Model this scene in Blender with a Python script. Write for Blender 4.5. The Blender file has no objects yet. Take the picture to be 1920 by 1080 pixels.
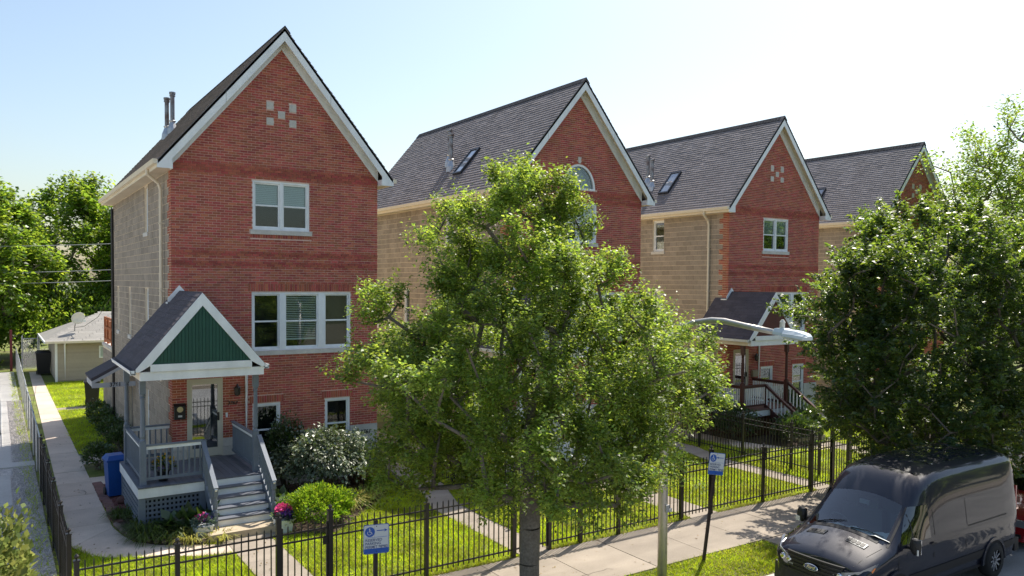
import bpy, math, random
import numpy as np
from mathutils import Vector, Matrix
random.seed(7); RNG = np.random.default_rng(7)
C = bpy.context.scene.collection
SC = bpy.context.scene
# ------------------------------------------------------------------ camera, sky, sun, exposure
CAM_H = 5.7
def setup_camera():
    f, yaw, pitch, roll, cy = 1468.95, .583034, -.0331572, -.00785167, 579.586
    fw = Vector((math.sin(yaw)*math.cos(pitch), math.cos(yaw)*math.cos(pitch), math.sin(pitch)))
    r = Vector((math.cos(yaw), -math.sin(yaw), 0)); d = fw.cross(r)
    c, s = math.cos(roll), math.sin(roll)
    R, D = c*r + s*d, -s*r + c*d
    cam = bpy.data.cameras.new('camera'); o = bpy.data.objects.new('camera', cam); C.objects.link(o)
    m = Matrix.Identity(4)
    for i in range(3):
        m[i][0], m[i][1], m[i][2] = R[i], -D[i], -fw[i]
    m[2][3] = CAM_H
    o.matrix_world = m
    cam.sensor_width = 36; cam.lens = f/1920*36; cam.shift_y = (cy-540)/1920
    cam.clip_start = .1; cam.clip_end = 2000
    SC.camera = o
setup_camera()
SUN_EL, SUN_AZ = math.radians(54), math.radians(63.4)      # azimuth from +y towards +x
w = bpy.data.worlds.new('World'); SC.world = w; w.use_nodes = True
nt = w.node_tree; nt.nodes.clear()
sky = nt.nodes.new('ShaderNodeTexSky'); sky.sky_type = 'NISHITA'; sky.sun_disc = False
sky.sun_elevation = SUN_EL; sky.sun_rotation = SUN_AZ
sky.air_density = 1.25; sky.dust_density = 1.8; sky.ozone_density = 1.2; sky.altitude = 0
bg = nt.nodes.new('ShaderNodeBackground'); bg.inputs['Strength'].default_value = .092
out = nt.nodes.new('ShaderNodeOutputWorld')
nt.links.new(sky.outputs[0], bg.inputs[0]); nt.links.new(bg.outputs[0], out.inputs[0])
sl = bpy.data.lights.new('sun', 'SUN'); sl.energy = 3.5; sl.angle = math.radians(.5); sl.color = (1, .93, .82)
so = bpy.data.objects.new('sun', sl); C.objects.link(so)
sdir = Vector((math.sin(SUN_AZ)*math.cos(SUN_EL), math.cos(SUN_AZ)*math.cos(SUN_EL), math.sin(SUN_EL)))
so.rotation_euler = sdir.to_track_quat('Z', 'Y').to_euler(); so.location = sdir*60
vs = SC.view_settings; vs.view_transform = 'Standard'; vs.look = 'None'; vs.gamma = 1; vs.exposure = .93
try: vs.use_curve_mapping = False
except Exception: pass
SC.cycles.max_bounces = 8; SC.cycles.transparent_max_bounces = 12; SC.cycles.caustics_reflective = False; SC.cycles.caustics_refractive = False

# ------------------------------------------------------------------ materials
MATS = {}
def M(name, col, rough=.7, metal=0, spec=.5, var=None, island=0, hue=0, bump=None, coat=0, emis=None, fine=None, col2=None, streak=None):
    """var=(scale, amount) blotchy value change; island = value change per piece; bump=(scale, strength)."""
    if name in MATS: return MATS[name]
    m = bpy.data.materials.new(name); m.use_nodes = True; n = m.node_tree.nodes; L = m.node_tree.links
    b = n['Principled BSDF']; b.inputs['Roughness'].default_value = rough; b.inputs['Metallic'].default_value = metal
    b.inputs['Specular IOR Level'].default_value = spec
    if coat: b.inputs['Coat Weight'].default_value = coat; b.inputs['Coat Roughness'].default_value = .03
    tc = n.new('ShaderNodeTexCoord')
    def mul(a, fac):            # colour socket a times value socket fac
        x = n.new('ShaderNodeVectorMath'); x.operation = 'SCALE'; L.new(a, x.inputs[0]); L.new(fac, x.inputs['Scale']); return x.outputs[0]
    rgb = n.new('ShaderNodeRGB'); rgb.outputs[0].default_value = (*col, 1); s = rgb.outputs[0]
    if col2 is not None and var:
        t = n.new('ShaderNodeTexNoise'); t.inputs['Scale'].default_value = var[0]*.6; t.inputs['Detail'].default_value = 6
        L.new(tc.outputs['Object'], t.inputs['Vector'])
        rp = n.new('ShaderNodeMapRange'); rp.inputs[1].default_value = .42; rp.inputs[2].default_value = .62; L.new(t.outputs[0], rp.inputs[0])
        mx = n.new('ShaderNodeMix'); mx.data_type = 'RGBA'; L.new(rp.outputs[0], mx.inputs[0]); L.new(s, mx.inputs[6]); mx.inputs[7].default_value = (*col2, 1); s = mx.outputs[2]
    if var:
        for sc_, am in (var, (fine or (var[0]*9, var[1]*.6))):
            t = n.new('ShaderNodeTexNoise'); t.inputs['Scale'].default_value = sc_; t.inputs['Detail'].default_value = 5; t.inputs['Roughness'].default_value = .6
            L.new(tc.outputs['Object'], t.inputs['Vector'])
            r = n.new('ShaderNodeMapRange'); r.inputs[1].default_value = .3; r.inputs[2].default_value = .7
            r.inputs[3].default_value = 1-am; r.inputs[4].default_value = 1+am; L.new(t.outputs[0], r.inputs[0]); s = mul(s, r.outputs[0])
    if streak:      # weather marks stretched downwards
        mp = n.new('ShaderNodeMapping'); mp.inputs['Scale'].default_value = streak[1]; L.new(tc.outputs['Object'], mp.inputs[0])
        t = n.new('ShaderNodeTexNoise'); t.inputs['Scale'].default_value = 1; t.inputs['Detail'].default_value = 4; L.new(mp.outputs[0], t.inputs['Vector'])
        r = n.new('ShaderNodeMapRange'); r.inputs[1].default_value = .35; r.inputs[2].default_value = .68; r.inputs[3].default_value = 1+streak[0]*.6; r.inputs[4].default_value = 1-streak[0]; L.new(t.outputs[0], r.inputs[0]); s = mul(s, r.outputs[0])
    if island:
        g = n.new('ShaderNodeNewGeometry'); oi = n.new('ShaderNodeObjectInfo')
        a = n.new('ShaderNodeMath'); a.operation = 'ADD'; L.new(g.outputs['Random Per Island'], a.inputs[0]); L.new(oi.outputs['Random'], a.inputs[1])
        fr = n.new('ShaderNodeMath'); fr.operation = 'FRACT'; L.new(a.outputs[0], fr.inputs[0])
        r = n.new('ShaderNodeMapRange'); r.inputs[3].default_value = 1-island; r.inputs[4].default_value = 1+island; L.new(fr.outputs[0], r.inputs[0]); s = mul(s, r.outputs[0])
        if hue:
            f2 = n.new('ShaderNodeMath'); f2.operation = 'MULTIPLY'; f2.inputs[1].default_value = 17.3; L.new(fr.outputs[0], f2.inputs[0])
            f3 = n.new('ShaderNodeMath'); f3.operation = 'FRACT'; L.new(f2.outputs[0], f3.inputs[0])
            hs = n.new('ShaderNodeHueSaturation'); r2 = n.new('ShaderNodeMapRange'); r2.inputs[3].default_value = .5-hue; r2.inputs[4].default_value = .5+hue
            L.new(f3.outputs[0], r2.inputs[0]); L.new(r2.outputs[0], hs.inputs['Hue']); L.new(s, hs.inputs['Color']); s = hs.outputs[0]
    L.new(s, b.inputs['Base Color'])
    if bump:
        t = n.new('ShaderNodeTexNoise'); t.inputs['Scale'].default_value = bump[0]; t.inputs['Detail'].default_value = 6
        L.new(tc.outputs['Object'], t.inputs['Vector']); bp = n.new('ShaderNodeBump'); bp.inputs['Strength'].default_value = bump[1]; bp.inputs['Distance'].default_value = .02
        L.new(t.outputs[0], bp.inputs['Height']); L.new(bp.outputs[0], b.inputs['Normal'])
    if emis: b.inputs['Emission Color'].default_value = (*emis[:3], 1); b.inputs['Emission Strength'].default_value = emis[3]
    MATS[name] = m; return m

def leaf_mat(name, col, trans, island=.3, gloss=.35, rough=.35, tw=.45, patch=(.9,.22,.012)):
    m = bpy.data.materials.new(name); m.use_nodes = True; n = m.node_tree.nodes; L = m.node_tree.links
    b = n['Principled BSDF']; b.inputs['Roughness'].default_value = rough; b.inputs['Specular IOR Level'].default_value = gloss
    g = n.new('ShaderNodeNewGeometry'); hs = n.new('ShaderNodeHueSaturation'); hs.inputs['Color'].default_value = (*col, 1)
    r = n.new('ShaderNodeMapRange'); r.inputs[3].default_value = 1-island; r.inputs[4].default_value = 1+island; L.new(g.outputs['Random Per Island'], r.inputs[0]); L.new(r.outputs[0], hs.inputs['Value'])
    tc = n.new('ShaderNodeTexCoord'); pn = n.new('ShaderNodeTexNoise'); pn.inputs['Scale'].default_value = patch[0]; pn.inputs['Detail'].default_value = 3; L.new(tc.outputs['Object'], pn.inputs['Vector'])
    pr = n.new('ShaderNodeMapRange'); pr.inputs[1].default_value = .35; pr.inputs[2].default_value = .65; pr.inputs[3].default_value = 1-patch[1]; pr.inputs[4].default_value = 1+patch[1]; L.new(pn.outputs[0], pr.inputs[0])
    pm = n.new('ShaderNodeMath'); pm.operation = 'MULTIPLY'; L.new(r.outputs[0], pm.inputs[0]); L.new(pr.outputs[0], pm.inputs[1]); r = pm; L.new(pm.outputs[0], hs.inputs['Value'])
    f2 = n.new('ShaderNodeMath'); f2.operation = 'MULTIPLY'; f2.inputs[1].default_value = 13.7; L.new(g.outputs['Random Per Island'], f2.inputs[0])
    f3 = n.new('ShaderNodeMath'); f3.operation = 'FRACT'; L.new(f2.outputs[0], f3.inputs[0])
    r2 = n.new('ShaderNodeMapRange'); r2.inputs[3].default_value = .475; r2.inputs[4].default_value = .52; L.new(f3.outputs[0], r2.inputs[0]); L.new(r2.outputs[0], hs.inputs['Hue'])
    L.new(hs.outputs[0], b.inputs['Base Color'])
    t = n.new('ShaderNodeBsdfTranslucent'); h2 = n.new('ShaderNodeHueSaturation'); h2.inputs['Color'].default_value = (*trans, 1)
    L.new(r.outputs[0], h2.inputs['Value']); L.new(r2.outputs[0], h2.inputs['Hue']); L.new(h2.outputs[0], t.inputs['Color'])
    mx = n.new('ShaderNodeMixShader'); mx.inputs[0].default_value = tw
    L.new(b.outputs[0], mx.inputs[1]); L.new(t.outputs[0], mx.inputs[2]); L.new(mx.outputs[0], n['Material Output'].inputs[0])
    MATS[name] = m; return m

def glass_mat(name, tint, refl=1.0, rough=.02, ior=1.5):
    m = bpy.data.materials.new(name); m.use_nodes = True; n = m.node_tree.nodes; L = m.node_tree.links
    n.remove(n['Principled BSDF'])
    t = n.new('ShaderNodeBsdfTransparent'); t.inputs[0].default_value = (*tint, 1)
    g = n.new('ShaderNodeBsdfGlossy'); g.inputs['Roughness'].default_value = rough; g.inputs[0].default_value = (.95, .97, 1, 1)
    f = n.new('ShaderNodeFresnel'); f.inputs[0].default_value = ior
    k = n.new('ShaderNodeMath'); k.operation = 'MULTIPLY_ADD'; k.inputs[1].default_value = refl; k.inputs[2].default_value = .012; L.new(f.outputs[0], k.inputs[0]); k.use_clamp = True
    mx = n.new('ShaderNodeMixShader'); L.new(k.outputs[0], mx.inputs[0]); L.new(t.outputs[0], mx.inputs[1]); L.new(g.outputs[0], mx.inputs[2])
    L.new(mx.outputs[0], n['Material Output'].inputs[0]); MATS[name] = m; return m

brick_m = M('brick', (.425, .108, .070), .85, var=(1.3, .13), island=.24, hue=.015, bump=(60, .25), streak=(.15, (1.1,1.1,.28)))
brick_dark = M('dark_brick', (.385, .094, .064), .85, var=(1.3, .15), island=.22, hue=.012, bump=(60, .25))
mortar_m = M('mortar', (.74, .52, .44), .95, var=(2, .12))
mortar_dark = M('dark_mortar', (.30, .10, .09), .95, var=(2, .15))
block_m = M('concrete_block', (.335, .278, .222), .92, var=(.7, .16), island=.14, bump=(45, .5), fine=(30, .16), streak=(.15, (1.4,1.4,.22)))
block_mortar = M('block_mortar', (.80, .68, .52), .95, var=(2, .1))
stone_m = M('limestone', (.60, .57, .52), .85, var=(1.5, .12), island=.07, bump=(40, .2))
white_m = M('white_trim', (.86, .88, .89), .45, var=(.8, .06), streak=(.10, (2.5,2.5,.7)))
cream_m = M('cream_trim', (.80, .70, .54), .55, var=(1, .07))
soffit_m = M('soffit', (.70, .60, .46), .7, var=(1, .06), island=.03)
shingle_m = M('shingle', (.235, .212, .212), .9, var=(.8, .12), island=.15, bump=(150, .6), fine=(90, .25), streak=(.10, (.35,1.3,.35)))
shingle_dark = M('dark_shingle', (.085, .075, .088), .9, var=(.8, .12), island=.16, bump=(150, .6), fine=(90, .25))
unlit_hollow = M('unlit_hollow', (.018, .018, .02), .9)  # near-black that paints unlit hollows dark: rooms, below the deck, wheel arches
blind_m = M('blind', (.85, .88, .88), .6)
glass_m = glass_mat('window_glass', (.86, .92, .92), .8)
door_glass = glass_mat('storm_door_glass', (.6, .62, .6), 6.5)
bronze_pane = M('brown_jamb', (.10, .075, .055), .7)
grey_paint = M('slate_paint', (.16, .19, .235), .5, var=(2, .10), bump=(30, .08))
grey_paint2 = M('slate_board', (.125, .135, .165), .6, var=(2, .14), island=.12, bump=(30, .1))
green_m = M('green_board', (.014, .075, .052), .6, var=(2, .1), island=.10)
brown_paint = M('brown_paint', (.070, .020, .017), .5, var=(2, .1))
brown_board = M('brown_board', (.11, .030, .022), .6, var=(2, .1), island=.1)
iron_m = M('black_iron', (.018, .015, .015), .38, spec=.6, var=(3, .15))
galv_m = M('galvanised', (.50, .51, .52), .42, metal=.7, var=(6, .12))
pipe_m = M('weathered_metal', (.30, .31, .32), .5, metal=.6, var=(5, .3), col2=(.17, .11, .09))
black_pl = M('black_plastic', (.012, .012, .014), .45)
blue_pl = M('blue_plastic', (.010, .085, .36), .4, var=(3, .1))
concrete_m = M('concrete', (.33, .28, .225), .9, var=(.9, .12), island=.08, bump=(60, .15), fine=(35, .10), streak=(.13, (.5,2.2,1)))
old_concrete = M('old_concrete', (.50, .48, .45), .9, var=(.6, .12), island=.05, bump=(60, .2), fine=(28, .12))
walk_m = M('walk_concrete', (.62, .51, .42), .92, var=(.8, .14), island=.08, bump=(80, .3), fine=(45, .14))
asphalt_m = M('asphalt', (.27, .265, .26), .85, var=(.5, .22), bump=(90, .5), fine=(60, .3))
gravel_m = M('gravel', (.52, .485, .46), .95, var=(9, .3), bump=(60, 1.0), fine=(40, .35))
soil_m = M('lawn_soil', (.17, .21, .035), .95, var=(1.2, .3), col2=(.13, .12, .045), bump=(60, .6))
mulch_m = M('mulch', (.07, .045, .032), .95, var=(12, .35), bump=(50, 1))
dirt_m = M('dry_edge', (.20, .16, .10), .95, var=(8, .3), bump=(50, 1))
bark_m = M('bark', (.17, .145, .12), .95, var=(4, .25), bump=(22, 1.0), fine=(25, .3))
leaf_a = leaf_mat('pear_leaf', (.112, .168, .045), (.47, .63, .07), .5, .4, .42, .45)
leaf_b = leaf_mat('elm_leaf', (.036, .066, .040), (.40, .58, .05), .4, .6, .36, .36)
leaf_c = leaf_mat('far_leaf', (.095, .165, .028), (.42, .60, .05), .45, .4, .38, .48)
leaf_d = leaf_mat('shrub_leaf', (.050, .090, .030), (.14, .24, .03), .35, .8, .30, .28)
leaf_e = leaf_mat('yew_leaf', (.12, .22, .020), (.40, .60, .03), .3, .3, .5, .45)
leaf_f = leaf_mat('strap_leaf', (.30, .30, .07), (.50, .50, .09), .4, .3, .5, .45)
leaf_g = leaf_mat('dark_strap_leaf', (.075, .11, .03), (.18, .26, .04), .4, .3, .5, .45)
grass_m = leaf_mat('grass_blade', (.28, .36, .022), (.64, .78, .03), .35, .25, .5, .5, (1.1,.30,.02))
grass_dry = leaf_mat('dry_grass_blade', (.34, .31, .10), (.52, .48, .12), .4, .25, .5, .45)
pink_m = leaf_mat('pink_petal', (.75, .08, .30), (.8, .15, .35), .3, .2, .6, .3)
purple_m = leaf_mat('purple_petal', (.16, .08, .42), (.25, .15, .5), .3, .2, .6, .3)
yellow_m = leaf_mat('yellow_petal', (.80, .52, .02), (.8, .55, .05), .2, .2, .6, .3)

# ------------------------------------------------------------------ mesh helpers
class MB:
    def __init__(s): s.v = []; s.f = []
    def quad(s, *p):
        k = len(s.v); s.v += [tuple(q) for q in p]; s.f.append(tuple(range(k, k+len(p)))); return s
    def box(s, a, b):
        (x0, y0, z0), (x1, y1, z1) = a, b
        if x0 > x1: x0, x1 = x1, x0
        if y0 > y1: y0, y1 = y1, y0
        if z0 > z1: z0, z1 = z1, z0
        k = len(s.v)
        s.v += [(x0,y0,z0),(x1,y0,z0),(x1,y1,z0),(x0,y1,z0),(x0,y0,z1),(x1,y0,z1),(x1,y1,z1),(x0,y1,z1)]
        s.f += [(k,k+3,k+2,k+1),(k+4,k+5,k+6,k+7),(k,k+1,k+5,k+4),(k+1,k+2,k+6,k+5),(k+2,k+3,k+7,k+6),(k+3,k,k+4,k+7)]; return s
    def bar(s, p, q, w, h, up=(0,0,1)):
        """rectangular bar from p to q, w across, h along up"""
        p, q = Vector(p), Vector(q); d = (q-p).normalized(); u = Vector(up); sd = d.cross(u)
        if sd.length < 1e-5: sd = d.cross(Vector((1,0,0)))
        sd.normalize(); u = sd.cross(d).normalized(); k = len(s.v)
        for c in (p, q):
            for a, b in ((-1,-1),(1,-1),(1,1),(-1,1)): s.v.append(tuple(c + sd*a*w/2 + u*b*h/2))
        s.f += [(k+3,k+2,k+1,k),(k+4,k+5,k+6,k+7)] + [(k+i, k+(i+1)%4, k+4+(i+1)%4, k+4+i) for i in range(4)]; return s
    def prism(s, poly, e):
        """poly: planar loop of 3-D points; e: extrusion vector"""
        n = len(poly); k = len(s.v); e = Vector(e)
        s.v += [tuple(p) for p in poly] + [tuple(Vector(p)+e) for p in poly]
        s.f += [tuple(range(k+n-1, k-1, -1)), tuple(range(k+n, k+2*n))] + [(k+i, k+(i+1)%n, k+n+(i+1)%n, k+n+i) for i in range(n)]; return s
    def tube(s, pts, r, n=8, cap=True):
        pts = [Vector(p) for p in pts]; r = list(r) if hasattr(r, '__len__') else [r]*len(pts); k = len(s.v); ref = None
        for i, p in enumerate(pts):
            d = (pts[min(i+1, len(pts)-1)] - pts[max(i-1, 0)])
            d = d.normalized() if d.length > 1e-9 else Vector((0,0,1))
            if ref is None: ref = Vector((0,0,1)) if abs(d.z) < .9 else Vector((1,0,0))
            a = d.cross(ref); a.normalize(); b = d.cross(a); ref = a.cross(d) if False else ref
            for j in range(n):
                t = 2*math.pi*j/n; s.v.append(tuple(p + (a*math.cos(t)+b*math.sin(t))*r[i]))
        for i in range(len(pts)-1):
            for j in range(n): s.f.append((k+i*n+j, k+i*n+(j+1)%n, k+(i+1)*n+(j+1)%n, k+(i+1)*n+j))
        if cap: s.f += [tuple(range(k+n-1, k-1, -1)), tuple(range(k+(len(pts)-1)*n, k+len(pts)*n))]
        return s
    def lathe(s, c, prof, n=12, ax='z', cap=True):
        k = len(s.v); m = len(prof)
        for (r, h) in prof:
            for j in range(n):
                t = 2*math.pi*j/n; x, y = r*math.cos(t), r*math.sin(t)
                q = {'z': (x, y, h), 'y': (x, h, y), 'x': (h, x, y)}[ax]; s.v.append((c[0]+q[0], c[1]+q[1], c[2]+q[2]))
        for i in range(m-1):
            for j in range(n): s.f.append((k+i*n+j, k+i*n+(j+1)%n, k+(i+1)*n+(j+1)%n, k+(i+1)*n+j))
        if cap: s.f += [tuple(range(k+n-1, k-1, -1)), tuple(range(k+(m-1)*n, k+m*n))]
        return s
    def sphere(s, c, r, n=10, m=6, sc=(1,1,1)):
        pr = [(max(math.sin(math.pi*i/m), .02)*r*sc[0], -math.cos(math.pi*i/m)*r*sc[2]) for i in range(m+1)]; return s.lathe(c, pr, n)
    def mesh(s, name, m, smooth=False):
        me = bpy.data.meshes.new(name); me.from_pydata(s.v, [], s.f); me.materials.append(m)
        if smooth: me.polygons.foreach_set('use_smooth', [True]*len(me.polygons))
        me.validate(); me.update(); return me
    def build(s, name, m, parent=None, smooth=False, fix=True):
        me = s.mesh(name, m, smooth)
        if fix:
            import bmesh
            b = bmesh.new(); b.from_mesh(me); bmesh.ops.recalc_face_normals(b, faces=b.faces); b.to_mesh(me); b.free()
        return link(name, me, parent)
def link(name, me, parent=None, loc=None, rot=None):
    o = bpy.data.objects.new(name, me); C.objects.link(o)
    if parent is not None: o.parent = parent
    if loc is not None: o.location = loc
    if rot is not None: o.rotation_euler = rot
    return o
def empty(name, loc=(0,0,0), rz=0, parent=None):
    o = bpy.data.objects.new(name, None); C.objects.link(o); o.location = loc; o.rotation_euler = (0,0,rz)
    o.empty_display_size = .2
    if parent is not None: o.parent = parent
    return o
def tag(o, label, cat, group=None):
    o['label'] = label; o['category'] = cat
    if group: o['group'] = group
    return o
def thing(name, label, cat, loc=(0,0,0), rz=0, group=None): return tag(empty(name, loc, rz), label, cat, group)
def struct(o): o['kind'] = 'structure'; return o
def stuff(o): o['kind'] = 'stuff'; return o
def text(name, body, size, m, parent, loc, rot, extr=.004, align='CENTER', shear=0, bold=0):
    c = bpy.data.curves.new(name, 'FONT'); c.body = body; c.size = size; c.extrude = extr; c.align_x = align; c.align_y = 'CENTER'; c.shear = shear; c.offset = bold
    c.materials.append(m); o = bpy.data.objects.new(name, c); C.objects.link(o); o.parent = parent; o.location = loc; o.rotation_euler = rot; return o
def copy_tree(o, parent=None):
    c = o.copy(); C.objects.link(c); c.parent = parent
    for ch in list(o.children): copy_tree(ch, c)
    return c
def np_mesh(name, V, nv, m):
    """V: (N, nv, 3) separate polygons of nv corners each"""
    N = len(V); me = bpy.data.meshes.new(name); me.vertices.add(N*nv); me.vertices.foreach_set('co', V.reshape(-1).astype(np.float32))
    me.loops.add(N*nv); me.loops.foreach_set('vertex_index', np.arange(N*nv, dtype=np.int32))
    me.polygons.add(N); me.polygons.foreach_set('loop_start', np.arange(0, N*nv, nv, dtype=np.int32))
    me.materials.append(m); me.update(calc_edges=True); return me
def norm(a): return a/np.maximum(np.linalg.norm(a, axis=-1, keepdims=True), 1e-9)
def leaves(pos, dirs, length, width, rng, flat=.75, fold=.25):
    """rhombic leaves at pos pointing along dirs; the normal leans up"""
    n = len(pos); d = norm(dirs); up = np.tile([0,0,1.], (n,1)) + rng.normal(0, 1-flat+.25, (n,3))
    sd = norm(np.cross(d, up)); nr = norm(np.cross(sd, d)); L = (length*rng.uniform(.5, 1.3, n))[:,None]; W = L*width/2
    V = np.stack([pos, pos + d*L*.45 + sd*W + nr*W*fold, pos + d*L - nr*L*.12, pos + d*L*.45 - sd*W + nr*W*fold], 1); return V
# ------------------------------------------------------------------ ground, street, pavements
def sheet(name, pts, z, m, thick=0, parent=None):
    b = MB(); P = [(x, y, z-thick) for x, y in pts]
    if thick: b.prism(P, (0,0,thick))
    else: b.quad(*[(x, y, z) for x, y in pts])
    return b.build(name, m, parent)
def rect(x0, y0, x1, y1): return [(x0,y0),(x1,y0),(x1,y1),(x0,y1)]
g = struct(sheet('ground', rect(-900, -700, 900, 1200), -.6, M('far_ground', (.12, .14, .06), .95, var=(.02, .25))))
struct(sheet('street', rect(-200, -2.2, 300, 10.0), -.3, asphalt_m, .25))
struct(sheet('kerb', rect(-200, 10.0, 300, 10.16), -.14, old_concrete, .4))
struct(sheet('opposite_pavement', rect(-200, -6, 300, -2.2), -.12, concrete_m, .4))
struct(sheet('opposite_bounce_ground', rect(-200, -60, 300, -6), -.1, M('bounce_ground', (.25, .23, .15), .95, var=(.5,.12)), .4))  # unseen ground added across the street for bounce light and reflections
b = MB(); b.prism([(-60,10.16,-.5),(-60,10.16,-.15),(-60,11.4,-.02),(-60,11.4,-.5)], (200,0,0)); struct(b.build('parkway', soil_m))
struct(sheet('yard_soil', rect(-60, 13.36, 140, 90), -.025, soil_m, .4))
# public pavement in separate slabs
pav = struct(sheet('pavement', rect(-60, 11.4, 140, 13.36), -.03, M('joint_dirt', (.10, .085, .06), .95, var=(5, .3)), .4))
slab_me = {}
for i in range(-16, 40):
    x0 = 11.1 + 1.49*i; b = MB(); wob = RNG.uniform(-.004, .004)
    b.prism([(x0+.008, 11.4, -.06), (x0+1.482, 11.4, -.06), (x0+1.482, 13.37, -.06), (x0+.008, 13.37, -.06)], (0,0,.06+wob)); b.build('slab', concrete_m, pav)
apron = struct(sheet('carriage_walk', rect(14.35, 10.16, 15.85, 11.392), -.012, concrete_m, .3))
def path(name, segs, m, lab=None):
    o = struct(sheet(name, segs[0], -.004, m, .1))
    for s in segs[1:]: sheet('slab', s, -.004 + RNG.uniform(-.003, .003), m, .1, o)
    return o
def yard(dx, dy=0, near=False):
    """front walk, side path and curved link of one plot, given relative to the first plot"""
    T = lambda P: [(x+dx, y+(dy if y > 15 else 0)) for x, y in P]
    segs = []
    ys = [13.38, 14.6, 16.0, 17.35]
    for a, c in zip(ys[:-1], ys[1:]): segs.append(T(rect(4.15, a+.006, 5.08, c-.006)))
    segs.append(T([(4.0,17.36),(5.5,17.36),(5.5,17.7),(4.1,17.7)]))
    path('front_walk', segs, concrete_m)
    lo = [(1.3,18.957),(1.6,18.1),(2.0,17.75),(2.5,17.5),(2.95,17.3),(3.4,16.98),(4.142,16.8)]
    hi = [(2.2,19.988),(2.3,19.3),(2.45,18.66),(2.85,18.15),(3.3,17.85),(3.75,17.65),(4.142,17.35)]
    path('curved_walk', [T([lo[i], lo[i+1], hi[i+1], hi[i]]) for i in range(6)], walk_m)
    segs = []; y = 18.96
    while y < (56 if near else 34):
        y2 = y+1.5; xl = 1.3+.010*(y-19); xl2 = 1.3+.010*(y2-19)
        segs.append(T([(xl, y+.008), (2.2, y+.008 if y > 20 else 20.0), (2.2, y2-.008 if y > 20 else 20.46), (xl2, y2-.008)])); y = y2
    path('side_walk', segs, walk_m if near else concrete_m)
    path('gangway_walk', [T(p) for p in (rect(9.15,13.38,9.9,14.6), rect(9.15,14.61,9.9,16.0), rect(9.15,16.01,9.9,17.4), [(9.15,17.41),(9.9,17.41),(10.55,19.5),(9.85,19.9)], [(9.85,19.92),(10.55,19.52),(10.6,30),(9.9,30)])], concrete_m)
yard(0, 0, True); yard(10.0, -.3); yard(20.38, -.3)
for i, (p, m) in enumerate((((2.205, 39.2, 3.7, 40.0), concrete_m), ((2.205, 27.4, 3.6, 28.8), walk_m), ((2.205, 24.4, 2.75, 25.4), walk_m))):
    struct(sheet('entry_walk', rect(*p), -.006, m, .1))
# neighbour's plot on the left
gr = struct(sheet('gravel_bed', rect(-30, 13.3, .93, 43.5), -.012, gravel_m, .1))
dv = struct(sheet('driveway', rect(-8, 43.4, .88, 47), .004, old_concrete, .1))
for k in range(3): sheet('slab', rect(-8, 47.01+k*3.3, .88, 50.28+k*3.3), .004+.002*k, old_concrete, .1, dv)
for k in range(4): sheet('slab', rect(-8, 28.6+k*3.7, .36, 32.27+k*3.7), .005-.001*k, old_concrete, .1, dv)
sheet('slab', rect(-8, 27.9, .95, 28.58), .03, old_concrete, .1, dv); sheet('slab', rect(-8, 23.2, .3, 26.9), .02, old_concrete, .1, dv)
# planting beds
struct(sheet('front_bed', [(2.25,19.95),(2.45,18.7),(2.85,18.2),(3.3,17.9),(3.75,17.7),(3.95,17.72),(4.0,19.3),(2.7,19.5),(2.7,21.4),(2.25,21.4)], .02, mulch_m, .1))
struct(sheet('lava_rock_bed', [(2.25,21.45),(2.7,21.45),(2.7,24.3),(2.25,24.3)], .015, M('lava_rock', (.16,.06,.05), .95, var=(14,.4), bump=(40,1)), .1))
struct(sheet('shrub_bed', [(5.7,17.2),(6.4,16.9),(7.0,17.5),(7.9,18.4),(8.9,19.6),(9.1,21.6),(5.45,21.6),(5.45,18.4)], .02, mulch_m, .1))
struct(sheet('shrub_bed', [(22.6,19.5),(23.2,17.6),(24.2,17.2),(24.3,19),(25,18.6),(25,21.1),(22.6,21.1)], .02, mulch_m, .1))
struct(sheet('back_bed', rect(3.2, 27.5, 3.75, 37), .02, mulch_m, .1))

# ------------------------------------------------------------------ houses
BW, BH, BJ = .2032, .0677, .0125
HX, RZ, SL = 2.845, 12.6, 1.2         # half width, ridge height, roof slope
def roof_z(x): return RZ - SL*abs(x-HX)
FW = [(2.05,3.63,7.10,8.44), (2.02,4.86,3.79,5.40), (2.04,2.80,.86,2.34), (4.08,4.84,.86,2.34), (.35,1.25,1.03,3.11)]
SW = [(3.6,4.3,7.13,8.47), (3.6,4.3,3.85,5.45), (7.2,7.8,3.85,5.45), (10.2,10.75,3.85,5.45), (3.7,4.3,.6,2.5), (6.9,7.75,.12,2.15)]
DEPTH = 11.8
def cut_panels(a0, a1, z0, z1, holes):
    xs = sorted({a0, a1, *[h[0] for h in holes], *[h[1] for h in holes]}); zs = sorted({z0, z1, *[h[2] for h in holes], *[h[3] for h in holes]})
    xs = [x for x in xs if a0 <= x <= a1]; zs = [z for z in zs if z0 <= z <= z1]
    for i in range(len(xs)-1):
        run = None
        for j in range(len(zs)-1):
            xm, zm = (xs[i]+xs[i+1])/2, (zs[j]+zs[j+1])/2
            inside = any(h[0] < xm < h[1] and h[2] < zm < h[3] for h in holes)
            if not inside: run = (run[0] if run else zs[j], zs[j+1])
            if (inside or j == len(zs)-2) and run: yield xs[i], xs[i+1], run[0], run[1]; run = None
def spans(a, b, holes, z0, z1):
    cur = [(a, b)]
    for h in holes:
        ov = min(z1, h[3]) - max(z0, h[2])
        if ov > .35*(z1-z0):
            nx = []
            for p, q in cur:
                if h[1] <= p or h[0] >= q: nx.append((p, q)); continue
                if h[0] > p: nx.append((p, h[0]))
                if h[1] < q: nx.append((h[1], q))
            cur = nx
    return [(p, q) for p, q in cur if q-p > .03]
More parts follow.
